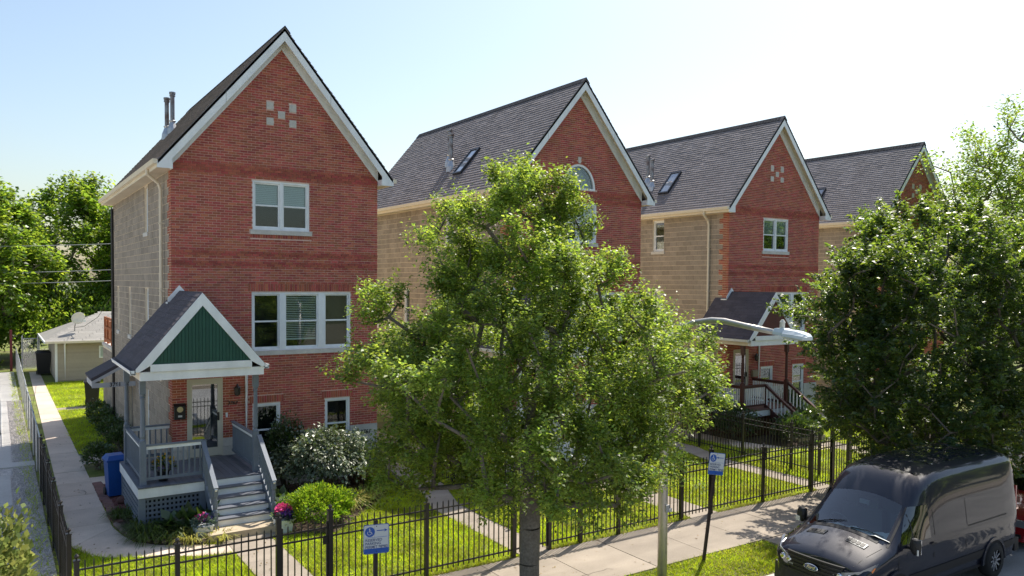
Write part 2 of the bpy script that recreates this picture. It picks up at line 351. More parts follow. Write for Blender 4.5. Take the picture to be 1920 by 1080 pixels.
def window(house, x0, x1, z0, z1, side=False, cols=1, mull=(), blinds=(), label=None, frame=white_m, sill=True, dep=.05):
    """double-hung windows: frame, one pane per light, blinds; side=True puts it in the x=0 wall"""
    mp = (lambda a, d, z: (d, a, z)) if side else (lambda a, d, z: (a, d, z))
    f = MB(); bx = lambda a0, a1, d0, d1, c0, c1, B=f: B.box(mp(a0, d0, c0), mp(a1, d1, c1))
    t = .055; D = dep
    bx(x0, x1, D-.035, D+.09, z1-t, z1); bx(x0, x1, D-.035, D+.09, z0, z0+t); bx(x0, x0+t, D-.035, D+.09, z0+t, z1-t); bx(x1-t, x1, D-.035, D+.09, z0+t, z1-t)
    cells = []; xs = [x0+t] + [m for mm in mull for m in mm] + [x1-t]
    for m0, m1 in mull: bx(m0, m1, D-.045, D+.09, z0+t, z1-t)
    cells = [(xs[i], xs[i+1]) for i in range(0, len(xs), 2)]
    w = None; panes = []; zm = (z0+z1)/2
    s = .04
    for a, c in cells:
        bx(a, a+s, D, D+.06, z0+t, z1-t); bx(c-s, c, D, D+.06, z0+t, z1-t)
        bx(a+s, c-s, D, D+.06, z1-t-s, z1-t); bx(a+s, c-s, D, D+.06, z0+t, z0+t+s*1.2); bx(a+s, c-s, D-.008, D+.06, zm-.022, zm+.022)
        panes.append((a+s, c-s, z0+t+s*1.2, zm-.022, D+.035)); panes.append((a+s, c-s, zm+.022, z1-t-s, D+.02))
    wo = f.build('window', frame, house)
    if label: wo['label'] = label
    for a, c, p, q, d in panes:
        k = MB(); bx(a, c, d, d+.004, p, q, k); k.build('pane', glass_m, wo)
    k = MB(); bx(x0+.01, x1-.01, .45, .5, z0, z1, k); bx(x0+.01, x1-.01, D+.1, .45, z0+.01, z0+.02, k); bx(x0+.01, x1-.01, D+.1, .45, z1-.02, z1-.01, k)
    bx(x0+.005, x0+.015, D+.1, .45, z0+.02, z1-.02, k); bx(x1-.015, x1-.005, D+.1, .45, z0+.02, z1-.02, k); k.build('dark_interior', unlit_hollow, wo)
    for ci, top, bot, gap in blinds:
        a, c = cells[ci]; k = MB(); z = top
        while z > bot:
            k.bar(mp((a+s), D+.075, z), mp((c-s), D+.075, z), .004 if gap > .6 else .012, .046*gap, (0,0,1)); z -= .05
        bx(a+s, c-s, D+.065, D+.085, bot-.04, bot, k); k.build('blind', blind_m, wo)
    if sill:
        k = MB(); n = 1 if x1-x0 < 2 else 3; e = .06
        for i in range(n):
            a = x0-e + (x1-x0+2*e)*i/n; c = x0-e + (x1-x0+2*e)*(i+1)/n
            bx(a+.002*(i > 0), c-.002, -.04, .06, z0-.125, z0-.004, k)
        k.build('sill', stone_m, wo)
    return wo
def soldier(B, x0, x1, z0, z1, front=-.010):
    n = int(round((x1-x0)/.0677)); w_ = (x1-x0)/n
    for i in range(n): B.box((x0+i*w_+.005, front, z0+.005), (x0+(i+1)*w_-.005, .01, z1-.005))
def house(ox, oy, label, arch=False, porch=None, grp='gabled brick townhouses in a row', detail=True):
    H = thing('brick_house', label, 'house', (ox, oy, 0), 0, grp)
    cam = Vector((-ox, -oy, CAM_H))
    holes = list(FW) if porch is not None else FW[:2]
    wall = MB()
    for a, c, p, q in cut_panels(0, 2*HX, 1.5, 8.6, holes): wall.box((a, 0, p), (c, .1, q))
    if not arch: wall.prism([(0,0,8.6),(2*HX,0,8.6),(2*HX,0,roof_z(0)-.1),(HX,0,RZ-.12),(0,0,roof_z(0)-.1)], (0,.1,0))
    else:
        R, zc = .70, 8.94; P = [(HX-R, 0, zc)] + [(HX-R*math.cos(t), 0, zc+.82*math.sin(t)) for t in np.linspace(0, math.pi, 17)[1:-1]] + [(HX+R, 0, zc)]
        wall.prism([(0,0,8.6),(2*HX,0,8.6),(2*HX,0,zc),(0,0,zc)], (0,.1,0))
        L = [p for p in P if p[0] <= HX+1e-6]; Rr = [p for p in P if p[0] >= HX-1e-6]
        wall.prism([(0,0,zc)] + L + [(HX,0,RZ-.12),(0,0,roof_z(0)-.1)], (0,.1,0)); wall.prism(Rr + [(2*HX,0,zc),(2*HX,0,roof_z(0)-.1),(HX,0,RZ-.12)], (0,.1,0))
    wo = wall.build('wall', mortar_m, H)
    # --- brick facing
    bricks = MB(); dark = MB(); full = []; nrow = int((12.2-1.5)/BH)
    sold = [(1.93,4.95,5.42,5.63)] + ([(1.95,2.89,2.36,2.56),(3.99,4.93,2.36,2.56)] if porch is not None else []) + [(1.98,3.70,6.87,6.975)]
    hs = holes + sold + [(1.96,3.72,6.97,7.1),(1.93,4.95,3.66,3.79)]
    sq = [(HX-.315, 10.49), (HX+.315, 10.49), (HX, 10.28), (HX-.315, 10.07), (HX+.315, 10.07)]
    if not arch: hs = hs + [(x-.102, x+.102, z-.102, z+.102) for x, z in sq]
    dk = [(6.12,6.25),(6.34,6.47),(8.53,8.80)] if not arch else [(6.12,6.25),(6.34,6.47),(8.50,8.62),(8.69,8.84)]
    for i in range(nrow):
        z0 = 1.5 + i*BH; z1 = z0 + BH - BJ; zm = (z0+z1)/2
        a = max(0, HX-(RZ-.42-zm)/SL) if zm > 8.6 else 0; c = 2*HX - a
        if c-a < .1: continue
        isd = any(p < zm < q for p, q in dk); hh = hs
        if arch and 8.9 < zm < 9.95:
            k = max(0, 1-((zm-8.94)/.92)**2); hh = hs + [(HX-.80*math.sqrt(k), HX+.80*math.sqrt(k), z0, z1)] if k > 0 else hs
        for p, q in spans(a, c, hh, z0, z1):
            x = math.floor((p - (i % 2)*BW/2)/BW)*BW + (i % 2)*BW/2
            while x < q:
                xa, xb = max(p, x)+BJ/2*(x > p-1e-6), min(q, x+BW)-BJ/2*(x+BW < q)
                if xb-xa > .02:
                    pr = RNG.uniform(-.0015, .0015)
                    if isd: dark.box((xa, -.020, z0-.003), (xb, .005, z1+.004))
                    elif abs(xb-xa-(BW-BJ)) < 1e-4 and zm > 3.2: full.append((xa, z0, pr))
                    else: bricks.box((xa, -.008+pr, z0), (xb, .005, z1))
                x += BW
    for s4 in sold: soldier(bricks, *s4)
    # the corner bricks return on the side wall, toothed into the blocks
    quo = MB()
    for i in range(nrow):
        z0 = 1.5+i*BH; z1 = z0+BH-BJ
        if z1 > 8.62: break
        lim = .50 if int((z0+.001)/.2032) % 2 == 0 else .305
        y = 0.0 if i % 2 == 0 else -BW/2
        while y < lim-.02:
            ya, yb = max(y, -.008)+(.004 if y > 0 else 0), min(y+BW, lim)-BJ/2
            if yb-ya > .02: quo.box((-.008, ya, z0), (.005, yb, z1))
            y += BW
    full.sort(key=lambda t: (Vector((t[0], 0, t[1]))-cam).length); keep = full[:300] if detail else []
    for xa, z0, pr in full[len(keep):]: bricks.box((xa, -.008+pr, z0), (xa+BW-BJ, .005, z0+BH-BJ))
    one = MB().box((0, -.008, 0), (BW-BJ, .005, BH-BJ)).mesh('brick', brick_m)
    for xa, z0, pr in keep: link('brick', one, wo, (xa, pr, z0))
    stuff(bricks.build('brick_facing', brick_m, wo, fix=False)); stuff(dark.build('dark_brick_band', brick_dark, wo, fix=False)); stuff(quo.build('corner_bricks', M('corner_brick', (.36,.10,.055), .85, var=(1.3,.13), island=.25, hue=.012, bump=(60,.25)), wo, fix=False))  # separate oranger colour holds the warm bounce light on the corner bricks
    if arch:
        vo = MB(); n = 34
        for i in range(n):
            t0, t1 = math.pi*i/n+.006, math.pi*(i+1)/n-.006
            pt = lambda r, t: (HX-r*math.cos(t), -.014, 8.94+(r+.12)*math.sin(t))
            vo.prism([pt(.715, t0), pt(.79, t0), pt(.79, t1), pt(.715, t1)], (0, .02, 0))
        vo.build('arch_bricks', brick_m, wo)
        f = MB(); n = 20
        for i in range(n):
            t0, t1 = math.pi*i/n, math.pi*(i+1)/n; pt = lambda r, t, d: (HX-r*math.cos(t), d, 8.94+(r+.12)*math.sin(t))
            f.prism([pt(.63, t0, .0), pt(.70, t0, .0), pt(.70, t1, .0), pt(.63, t1, .0)], (0, .1, 0))
        f.box((HX-.70, -.005, 8.90), (HX+.70, .1, 8.96)); w = f.build('arched_window', white_m, H)
        P = [(HX-.63*math.cos(t), .05, 8.96+.73*math.sin(t)) for t in np.linspace(0, math.pi, 21)]; MB().prism(P, (0,.005,0)).build('pane', glass_m, w)
        MB().prism([(x, .3, z) for x, y, z in P], (0,.02,0)).build('shade', M('roller_shade', (.30,.36,.42), .8), w)
        MB().prism([(HX-.05,-.03,9.79),(HX+.05,-.03,9.79),(HX+.07,-.03,10.0),(HX-.07,-.03,10.0)], (0,.04,0)).build('keystone', stone_m, H)
    else:
        for x, z in sq: MB().box((x-.098, -.014, z-.098), (x+.098, .01, z+.098)).build('square_stone', stone_m, H)
    # --- stone base
    st = MB(); z = 0; base_holes = holes if porch is not None else []
    for i, hgt in enumerate((.42,.42,.42)):
        for p, q in spans(0, 2*HX, base_holes, z, z+hgt):
            x = p
            while x < q-.01:
                e = min(q, x+.81-.4*(i % 2)*(x == p)); st.box((x+.003, -.02, z+.003), (e-.003, .1, z+hgt-.003)); x = e
        z += hgt
    for p, q in spans(0, 2*HX, base_holes, 1.27, 1.5): st.box((p+.002, -.035, 1.265), (q-.002, .1, 1.495))
    st.build('stone_base', stone_m, H)
    # --- side walls of split-face blocks
    core = MB()
    for a, c, p, q in cut_panels(.1, DEPTH, 0, 8.6, SW): core.box((0, a, p), (.1, c, q))
    core.box((2*HX-.1, .1, 0), (2*HX, DEPTH-.1, 8.6)); core.box((.1, DEPTH-.1, 0), (2*HX, DEPTH, 8.6)); core.prism([(0,DEPTH-.1,8.6),(2*HX,DEPTH-.1,8.6),(HX,DEPTH-.1,RZ-.15)], (0,.1,0))
    co = core.build('side_wall', block_mortar, H); bl = MB(); fb = []
    for i in range(42):
        z0 = i*.2032; z1 = z0+.2032-.015; lim = .50 if i % 2 == 0 else .305
        for p, q in spans(lim if z0 > 1.5 else .1, DEPTH, SW, z0, z1):
            y = math.floor((p-(i % 2)*.2032)/.4064)*.4064+(i % 2)*.2032
            while y < q:
                ya, yb = max(p, y)+.0075, min(q, y+.4064)-.0075
                if yb-ya > .03:
                    if abs(yb-ya-.3914) < 1e-4: fb.append((ya, z0))
                    else: bl.box((-.010, ya, z0), (.005, yb, z1))
                y += .4064
    fb.sort(key=lambda t: (Vector((0, t[0], t[1]))-cam).length); kb = fb[:300] if detail else []
    for ya, z0 in fb[len(kb):]: bl.box((-.010, ya, z0), (.005, ya+.3914, z0+.1882))
    ob = MB().box((-.010, 0, 0), (.005, .3914, .1882)).mesh('block', block_m)
    for ya, z0 in kb: link('block', ob, co, (RNG.uniform(-.002,.002), ya, z0))
    stuff(bl.build('block_facing', block_m, co, fix=False))
    # --- windows and door
    window(H, *FW[0], mull=((2.80,2.88),), blinds=((0,8.35,7.82,1),(1,8.35,7.78,1)), cols=2, label='twin third floor window with lowered blinds')
    window(H, *FW[1], mull=((2.78,2.94),(3.89,4.08)), blinds=((1,5.3,4.1,.45),), label='wide triple window with blinds in its middle light')
    if porch is not None:
        window(H, *FW[2]); window(H, *FW[3])
    for k, s in enumerate(SW[:5]): window(H, *s, side=True, dep=.10, frame=white_m)
    if porch is not None:
        x0, x1, z0, z1 = FW[4]; f = MB(); t = .10
        f.box((x0, -.03, z0), (x0+.03, .1, z1)); f.box((x1-.03, -.03, z0), (x1, .1, z1)); f.box((x0+.03, -.03, z1-.05), (x1-.03, .1, z1))
        f.box((x0+.03, -.01, z0+.02), (x0+.03+t, .04, z1-.05)); f.box((x1-.03-t, -.01, z0+.02), (x1-.03, .04, z1-.05)); f.box((x0+.03+t, -.01, z1-.05-t), (x1-.03-t, .04, z1-.05)); f.box((x0+.03+t, -.01, z0+.02), (x1-.03-t, .04, z0+.24))
        d = f.build('storm_door', M('door_cream', (.62,.58,.47), .5) if porch != 'brown' else M('door_almond', (.60,.52,.38), .5), H)
        MB().box((x0+.13, .01, z0+.24), (x1-.13, .016, z1-.15)).build('glass', door_glass, d)
        MB().box((x0+.05, .10, z0), (x1-.05, .12, z1-.05)).build('inner_door', M('inner_door_paint', (.03,.09,.065) if porch != 'brown' else (.10,.05,.04), .5), d)
        MB().box((x1-.12, -.05, z0+.98), (x1-.10, -.012, z0+1.14)).box((x1-.135, -.016, z0+.95), (x1-.085, -.010, z0+1.17)).build('handle', iron_m, d)
        k = MB(); k.box((x0-.06, -.10, z0-.07), (x1+.06, .1, z0-.005)); k.build('door_step', stone_m, H)
        k = MB(); k.lathe((1.60,-.14,2.62), [(.03,.0),(.075,.03),(.085,.22),(.03,.28),(.015,.32)], 8); k.box((1.585,-.12,2.80), (1.615,0,2.83)); k.build('porch_lamp', iron_m, H)
    # --- roof
    r = MB(); e = -.36; th = .07
    y0, y1 = -.32, DEPTH+.3; n_ = Vector((-SL, 0, 1)).normalized()
    for sx in (1, -1):
        X = lambda x: x if sx == 1 else 2*HX-x
        r.prism([(X(e), y0, roof_z(e)-.02), (HX, y0, RZ-.02), (HX, y0, RZ-.02-th*1.56), (X(e), y0, roof_z(e)-.02-th*1.56)], (0, y1-y0, 0))
    ro = r.build('roof', shingle_m, H); sh = MB(); fs = []
    Ls = (HX-e)*math.hypot(1, SL); ncs = 36; ex = Ls/ncs; ud = Vector((1, 0, SL)).normalized(); nd = Vector((-SL, 0, 1)).normalized()
    for sx in (1, -1):
        for i in range(ncs):
            y = y0 - RNG.uniform(0, .3)
            while y < y1:
                w = .305; ya, yb = max(y, y0)+.003, min(y+w, y1)-.003
                if yb-ya > .04:
                    j = RNG.uniform(-.006, .006); base = Vector((e, 0, roof_z(e)-.02)) + ud*(i*ex+j); lift = RNG.uniform(.018, .026)
                    if sx == 1 and abs(yb-ya-.299) < 1e-3: fs.append((base, ya, lift))
                    else:
                        A = [base, base+nd*lift, base+ud*ex*1.1+nd*.003, base+ud*ex*1.1]
                        P = [(q.x if sx == 1 else 2*HX-q.x, ya, q.z) for q in A]; sh.prism(P, (0, yb-ya, 0))
                y += w
    fs.sort(key=lambda t: (t[0]+Vector((0,t[1],0))-cam).length); ks = fs[:300] if detail else []
    A = [Vector((0,0,0)), nd*.022, ud*ex*1.1+nd*.003, ud*ex*1.1]; om = MB().prism([tuple(q) for q in A], (0,.299,0)).mesh('shingle', shingle_m)
    for b_, ya, lf in ks: link('shingle', om, ro, (b_.x, ya, b_.z))
    for b_, ya, lf in fs[len(ks):]:
        A = [b_, b_+nd*lf, b_+ud*ex*1.1+nd*.003, b_+ud*ex*1.1]; sh.prism([(q.x, ya, q.z) for q in A], (0,.299,0))
    stuff(sh.build('shingle_courses', shingle_m, ro, fix=True))
    k = MB(); y = y0-.02
    while y < y1:       # ridge caps
        y2 = min(y+.28, y1)
        for sx in (1, -1): k.prism([(HX, y, RZ+.03), (HX-sx*.15, y, RZ+.03-.15*SL), (HX-sx*.15, y, RZ+.012-.15*SL), (HX, y, RZ+.012)], (0, y2-y, 0))
        y += .16
    k.build('ridge_cap', M('ridge_shingle', (.035,.04,.055), .9, island=.15, bump=(150,.5)), ro)
    fa = MB(); fz = MB()
    for sx in (1, -1):
        X = lambda x: x if sx == 1 else 2*HX-x
        tp = lambda x, o: (X(x), y0, roof_z(x)-.02-o)
        fa.prism([tp(e-.02,.02), tp(HX,.02), tp(HX,.36), tp(-.02,.36), (X(-.02), y0, 8.53), (X(e-.02), y0, 8.53)], (0,.025,0))     # rake board with boxed return
        fa.box((X(-.03), y0+.025, 8.53), (X(-.005), -.02, 8.70))
        fz.prism([(X(-.005), -.035, 8.66), (X(-.005), -.035, roof_z(-.005)-.11), (HX, -.035, RZ-.13), (HX, -.035, RZ-.55), (X(.16), -.035, roof_z(.16)-.55)], (0,.03,0))
    fo = fa.build('rake_board', white_m, ro)
    for x, sx in ((1.30, 1), (1.55, -1)):
        X = x if sx == 1 else 2*HX-x; MB().prism([(X-.004, y0-.003, roof_z(x)-.045), (X+.004, y0-.003, roof_z(x)-.045), (X+.004, y0-.003, roof_z(x)-.375), (X-.004, y0-.003, roof_z(x)-.375)], (0,.004,0)).build('trim_joint', M('joint_grey', (.22,.22,.22), .8), ro)  # thin grey strip marks the board joint
    fz.build('frieze_board', white_m, ro)
    so_ = MB()
    for sx in (1, -1):
        X = lambda x: x if sx == 1 else 2*HX-x
        n = 26
        for i in range(n):
            a = e+(HX-e)*i/n+.004; c = e+(HX-e)*(i+1)/n-.004
            so_.prism([(X(a), y0+.03, roof_z(a)-.15), (X(c), y0+.03, roof_z(c)-.15), (X(c), y0+.03, roof_z(c)-.165), (X(a), y0+.03, roof_z(a)-.165)], (0, -.03-(y0+.03), 0))
        y = y0+.03
        while y < y1-.1:
            so_.box((X(e), y+.006, 8.545), (X(-.01), min(y+.30, y1)-.006, 8.565)); y += .30
    so_.build('soffit', soffit_m, ro)
    for sx in (1, -1):
        gu = MB(); X = lambda x: x if sx == 1 else 2*HX-x
        gu.prism([(X(e-.015), y0, 8.62), (X(e-.10), y0, 8.63), (X(e-.125), y0, 8.74), (X(e-.11), y0, 8.74), (X(e-.09), y0, 8.65), (X(e-.015), y0, 8.65)], (0, y1-y0, 0))
        gu.box((X(e-.014), y0+.026, 8.54), (X(e+.01), y1, 8.72)); gu.box((X(e-.12), y0+.001, 8.63), (X(e-.015), y0+.012, 8.74))
        gu.build('gutter', cream_m, ro)
    dn = MB(); dn.tube([(e-.06, .95, 8.64), (e-.06, .95, 8.50), (-.14, .98, 8.28), (-.09, .98, 8.12), (-.09, .98, 3.0 if porch else .3)], .045, 8)
    for z in (7.2, 5.4, 3.6): dn.box((-.14, .925, z), (.0, 1.035, z+.03))
    dn.build('downspout', cream_m, H, smooth=False)
    dn = MB(); dn.tube([(-.06, DEPTH-.15, 8.4), (-.06, DEPTH-.15, .2)], .05, 8); dn.build('drain_pipe', iron_m, H)
    for x, y in ((.72, 5.15), (.93, 5.65)) if detail != 'first' else ((1.40, 8.7), (1.56, 8.55)):
        z = roof_z(x); hp = 1.15 if detail != 'first' else 1.25
        if detail == 'first': hp = 1.2
        k = MB(); k.lathe((x, y, 0), [(.075, z-.05), (.075, z+hp)], 12); p = k.build('vent_pipe', pipe_m, H, smooth=False)
        k = MB(); k.lathe((x, y, 0), [(.10, z+hp), (.10, z+hp+.05), (.085, z+hp+.06), (.11, z+hp+.09), (.11, z+hp+.15), (.03, z+hp+.17)], 12); k.build('pipe_cap', pipe_m, p)
        k = MB(); k.lathe((x, y, 0), [(.19, z-.16), (.17, z+.05), (.085, z+.28), (.12, z+.33), (.076, z+.36)], 12); k.build('flashing', galv_m, p)
    if detail != 'first':
        s0, s1 = Vector((.40, 0, roof_z(.40))), Vector((1.22, 0, roof_z(1.22))); k = MB(); ya, yb = 3.78, 4.40; h = .09
        for a, c in ((s0, s0+ud*.07), (s1-ud*.07, s1)): k.prism([tuple(a), tuple(c), tuple(c+nd*h), tuple(a+nd*h)], (0, 0, 0)) if False else k.prism([(q.x, ya, q.z) for q in (a, c, c+nd*h, a+nd*h)], (0, yb-ya, 0))
        for y in (ya, yb-.06): k.prism([(q.x, y, q.z) for q in (s0+ud*.071, s1-ud*.071, s1-ud*.071+nd*h, s0+ud*.071+nd*h)], (0, .06, 0))
        so2 = k.build('skylight', M('skylight_frame', (.03,.03,.035), .4), H)
        MB().prism([(q.x, ya+.055, q.z) for q in (s0+ud*.06+nd*.05, s1-ud*.06+nd*.05, s1-ud*.06+nd*.058, s0+ud*.06+nd*.058)], (0, yb-ya-.11, 0)).build('pane', M('skylight_glass', (.25,.28,.32), .06, spec=1.0, coat=1), so2)
    if porch: make_porch(H, porch)
    return H
PORCH = {'slate': dict(post=grey_paint, rail=grey_paint, cap=grey_paint, bal=grey_paint, deck=grey_paint2, gable=green_m, trimrail=white_m, tread=grey_paint2, riser=white_m),
         'brown': dict(post=brown_paint, rail=brown_paint, cap=brown_paint, bal=white_m, deck=M('brown_deck', (.16,.085,.07), .7, island=.12), gable=brown_board, trimrail=brown_paint, tread=M('worn_tread', (.24,.2,.17), .8), riser=old_concrete),
         'white': dict(post=white_m, rail=white_m, cap=grey_paint, bal=white_m, deck=grey_paint2, gable=M('grey_gable', (.25,.27,.29), .6, island=.08), trimrail=white_m, tread=grey_paint2, riser=white_m)}
def make_porch(H, kind):
    dy = .6 if kind == 'brown' else 0; K = PORCH[kind]; P = empty('porch', (0,0,0), 0, H)
    zt = 1.03; X0, X1, Y0 = -1.17, 1.60, -2.50+dy
    # deck
    x = X0
    while x < X1-.01:
        e = min(x+.138, X1); MB().box((x+.003, Y0-.02, zt-.03), (e-.003, (.60 if e <= .01 else -.05), zt)).build('deck_board', K['deck'], P); x += .138
    k = MB(); k.box((X0, Y0, .78), (X1, Y0+.03, zt-.031)); k.box((X0, Y0+.031, .78), (X0+.03, .6, zt-.031)); k.box((X1-.03, Y0+.031, .78), (X1, 0-.05, zt-.031)); k.build('deck_fascia', white_m, P)
    for a_, b_ in (((X0+.02, Y0+.03), (X0+.16, Y0+.15)), ((.15, Y0+.03), (.29, Y0+.15)), ((X0+.035, .4), (X0+.15, .55)), ((X1-.15, Y0+.05), (X1-.03, Y0+.17))): MB().box((*a_, 0), (*b_, .78)).build('deck_pier', K['post'], P)
    dk = MB(); dk.box((X0+.3, Y0+.5, .02), (X1-.2, -.1, .7)); dk.build('under_deck_shade', unlit_hollow, P)  # dark block fills the void below the deck as painted shade
    for i in range(13):
        x = X0+.19+i*.093; MB().box((x, Y0+.075, .04), (x+.045, Y0+.087, .775)).build('lattice_slat', K['post'], P)
    for j in range(7):
        z = .06+j*.108; MB().box((X0+.17, Y0+.062, z), (.15, Y0+.074, z+.05)).build('lattice_slat', K['post'], P)
    for j in range(6):
        z = .05+j*.125; MB().box((X0+.045, Y0+.16, z), (X0+.065, .395, z+.085)).build('side_slat', K['post'], P)
    # posts
    def post(px, py):
        k = MB(); h = .065; k.box((px-h, py-h, zt), (px+h, py+h, 2.02)); k.box((px-h, py-h, 3.12), (px+h, py+h, 3.46))
        k.lathe((px, py, 0), [(.06,2.02),(.066,2.05),(.045,2.08),(.045,2.10),(.06,2.14),(.055,2.3),(.048,2.95),(.045,3.0),(.062,3.03),(.045,3.05),(.06,3.08),(.062,3.12)], 10); k.build('post', K['post'], P)
    pf, pb = Y0+.24, .33; xl, xr = -1.03, 1.50
    post(xl, pf); post(xr, pf); post(xl, pb)
    def rail(a, c, n, drop=0, newel=False):
        a, c = Vector(a), Vector(c); d = c-a; hz = Vector((0,0,1))
        k = MB(); k.bar(a+hz*.895, c+hz*.895, .10, .035); k.build('handrail', K['cap'], P)
        k = MB(); k.bar(a+hz*.838, c+hz*.838, .045, .075); k.build('rail_trim', K['trimrail'], P)
        k = MB(); k.bar(a+hz*.13, c+hz*.13, .05, .07); k.build('bottom_rail', K['rail'], P)
        for i in range(n):
            q = a+d*((i+.5)/n); k = MB().box((q.x-.017, q.y-.017, q.z+.16), (q.x+.017, q.y+.017, q.z+.80)); k.build('baluster', K['bal'], P)
    rail((xl+.07, pf, zt), (.27, pf, zt), 10); rail((xl, pf+.07, zt), (xl, pb-.07, zt), 20); rail((xl+.07, pb, zt), (-.02, pb, zt), 7); rail((xr, pf+.07, zt), (xr, -.04, zt), 18)
    k = MB(); k.box((.255, pf-.045, zt), (.345, pf+.045, 1.93)); k.build('newel_post', K['post'], P)
    # stairs
    sx0, sx1 = .30, 1.54; rise = (zt-.15)/5; yf = -3.45+dy
    for i in range(5):
        y = yf+.25*i if i < 4 else Y0-.03
        MB().box((sx0, y, .15+rise*i), (sx1, y+.02, .15+rise*(i+1)-.036)).build('riser', K['riser'], P)
        if i < 4: MB().box((sx0-.01, y-.03, .15+rise*(i+1)-.035), (sx1+.01, y+.262, .15+rise*(i+1))).build('tread', K['tread'], P)
    for x in (sx0-.05, sx1+.01):
        MB().prism([(x, yf-.02, .15), (x, yf-.02, .15+rise*.9), (x, Y0-.02, zt-.0), (x, Y0-.02, zt-.33), (x, yf+.25, .15)], (.04,0,0)).build('stringer', K['post'], P)
    for x in (sx0-.03, sx1+.03):
        k = MB(); k.box((x-.045, yf-.12, .15), (x+.045, yf-.03, .52)); k.lathe((x, yf-.075, 0), [(.042,.52),(.045,.55),(.03,.58),(.043,.62),(.035,.8),(.03,.84),(.043,.87)], 8); k.box((x-.045, yf-.12, .87), (x+.045, yf-.03, 1.03)); k.build('newel_post', K['post'], P)
        rail((x, pf if x < 1 else pf-.06, zt), (x, yf-.13, .17), 8)
    MB().box((.02, -3.98+dy, -.05), (1.56, yf-.002, .15)).build('concrete_step', M('warm_concrete', (.50,.41,.29), .9, var=(2,.15), bump=(60,.2)), P)
    # roof
    rx, rz, ry0 = .18, 5.43, -2.72+dy; ee = (-1.25, 1.61); zr = lambda x: rz-1.2*abs(x-rx)
    r = MB(); 
    r.prism([(ee[0], ry0, zr(ee[0])), (rx, ry0, rz), (rx, ry0, rz-.09), (ee[0], ry0, zr(ee[0])-.09)], (0, 2.70-dy, 0)); r.prism([(ee[0], -.02, zr(ee[0])), (-.02, -.02, zr(-.02)), (-.02, -.02, zr(-.02)-.09), (ee[0], -.02, zr(ee[0])-.09)], (0, .66, 0))
    r.prism([(ee[1], ry0, zr(ee[1])), (rx, ry0, rz), (rx, ry0, rz-.09), (ee[1], ry0, zr(ee[1])-.09)], (0, 2.70-dy, 0)); ro = r.build('porch_roof', shingle_dark, P)
    sh = MB(); Lr = (rx-ee[0])*math.hypot(1, 1.2); nc = 16; ex = Lr/nc; ud = Vector((1,0,1.2)).normalized(); nd = Vector((-1.2,0,1)).normalized()
    for sx in (1, -1):
        for i in range(nc):
            ym = .64 if (sx == 1 and ee[0]+ (i+1.1)*ex*ud.x < -.03) else -.02; y = ry0-RNG.uniform(0,.3)
            while y < ym:
                ya, yb = max(y, ry0)+.003, min(y+.305, ym)-.003
                if yb-ya > .03:
                    b_ = Vector((ee[0], 0, zr(ee[0])))+ud*i*ex; lf = RNG.uniform(.007,.011); A = [b_, b_+nd*lf, b_+ud*ex*1.08+nd*.002, b_+ud*ex*1.08]
                    sh.prism([(q.x if sx == 1 else 2*rx-q.x, ya, q.z) for q in A], (0, yb-ya, 0))
                y += .305
    stuff(sh.build('porch_shingles', shingle_dark, P))
    f = MB(); yy = ry0-.03
    for s_ in (1, -1):
        Xf = lambda x: x if s_ == 1 else 2*rx-x
        f.prism([(Xf(ee[0]+.02), yy, zr(ee[0]+.02)-.01), (rx, yy, rz-.01), (rx, yy, rz-.30), (Xf(-.93), yy, zr(-.93)-.30), (Xf(-1.16), yy, 3.66), (Xf(ee[0]+.02), yy, 3.66)], (0,.04,0))
    f.box((-.93, yy+.005, 3.66), (2*rx+.93, yy+.035, 3.82)); f.build('rake_trim', white_m, P)
    x = -.95; gb = 0
    while x < 2*rx+.93:       # tongue-and-groove gable boards
        e = x+.075; zt_ = min(zr(x), zr(e))-.26
        if zt_ > 3.84: MB().prism([(x+.004, yy+.03, 3.80), (e-.004, yy+.03, 3.80), (e-.004, yy+.03, zr(e)-.27), (x+.004, yy+.03, zr(x)-.27)], (0,.02,0)).build('gable_board', K['gable'], P)
        x = e
    MB().prism([(-.95, yy+.055, 3.75), (2*rx+.95, yy+.055, 3.75), (rx, yy+.055, rz-.2)], (0,.01,0)).build('gable_backing', K['gable'], P)
    k = MB(); k.box((-1.13, ry0+.02, 3.46), (1.58, ry0+.16, 3.655)); k.build('beam', white_m, P)
    k = MB(); k.box((-1.13, ry0+.161, 3.46), (-.99, .5, 3.655)); k.box((1.44, ry0+.161, 3.46), (1.58, -.02, 3.655)); k.build('side_beam', cream_m, P)
    MB().box((-1.1, ry0+.05, 3.63), (1.55, -.02, 3.652)).build('porch_ceiling', white_m, P)
    for x, s_ in ((ee[0], -1), (ee[1], 1)):
        k = MB(); yb = .62 if s_ < 0 else -.02
        k.prism([(x-s_*.03, ry0, 3.60), (x+s_*.07, ry0, 3.61), (x+s_*.10, ry0, 3.70), (x+s_*.085, ry0, 3.70), (x+s_*.06, ry0, 3.63), (x-s_*.03, ry0, 3.63)], (0, yb-ry0, 0)); k.box((x-s_*.02, ry0, 3.60), (x+s_*.09, ry0+.012, 3.70))
        k.build('porch_gutter', white_m, P)
    k = MB(); k.tube([(1.66, -.06, 3.6), (1.80, -.05, 3.45), (1.86, -.05, 3.3), (1.86, -.05, .25)], .04, 8); k.build('porch_downspout', white_m, P)
    k = MB(); k.prism([(rx+.17, -.03, zr(rx+.17)+.16), (rx, -.03, rz+.15), (-.10, -.03, zr(-.10)+.15), (-.10, -.03, zr(-.10)-.06), (rx, -.03, rz-.06), (rx+.17, -.03, zr(rx+.17)-.05)], (0,.022,0)); k.box((-.10, -.03, zr(-.1)-.08), (-.012, .28, zr(-.1)+.05)); k.build('step_flashing', white_m, P)
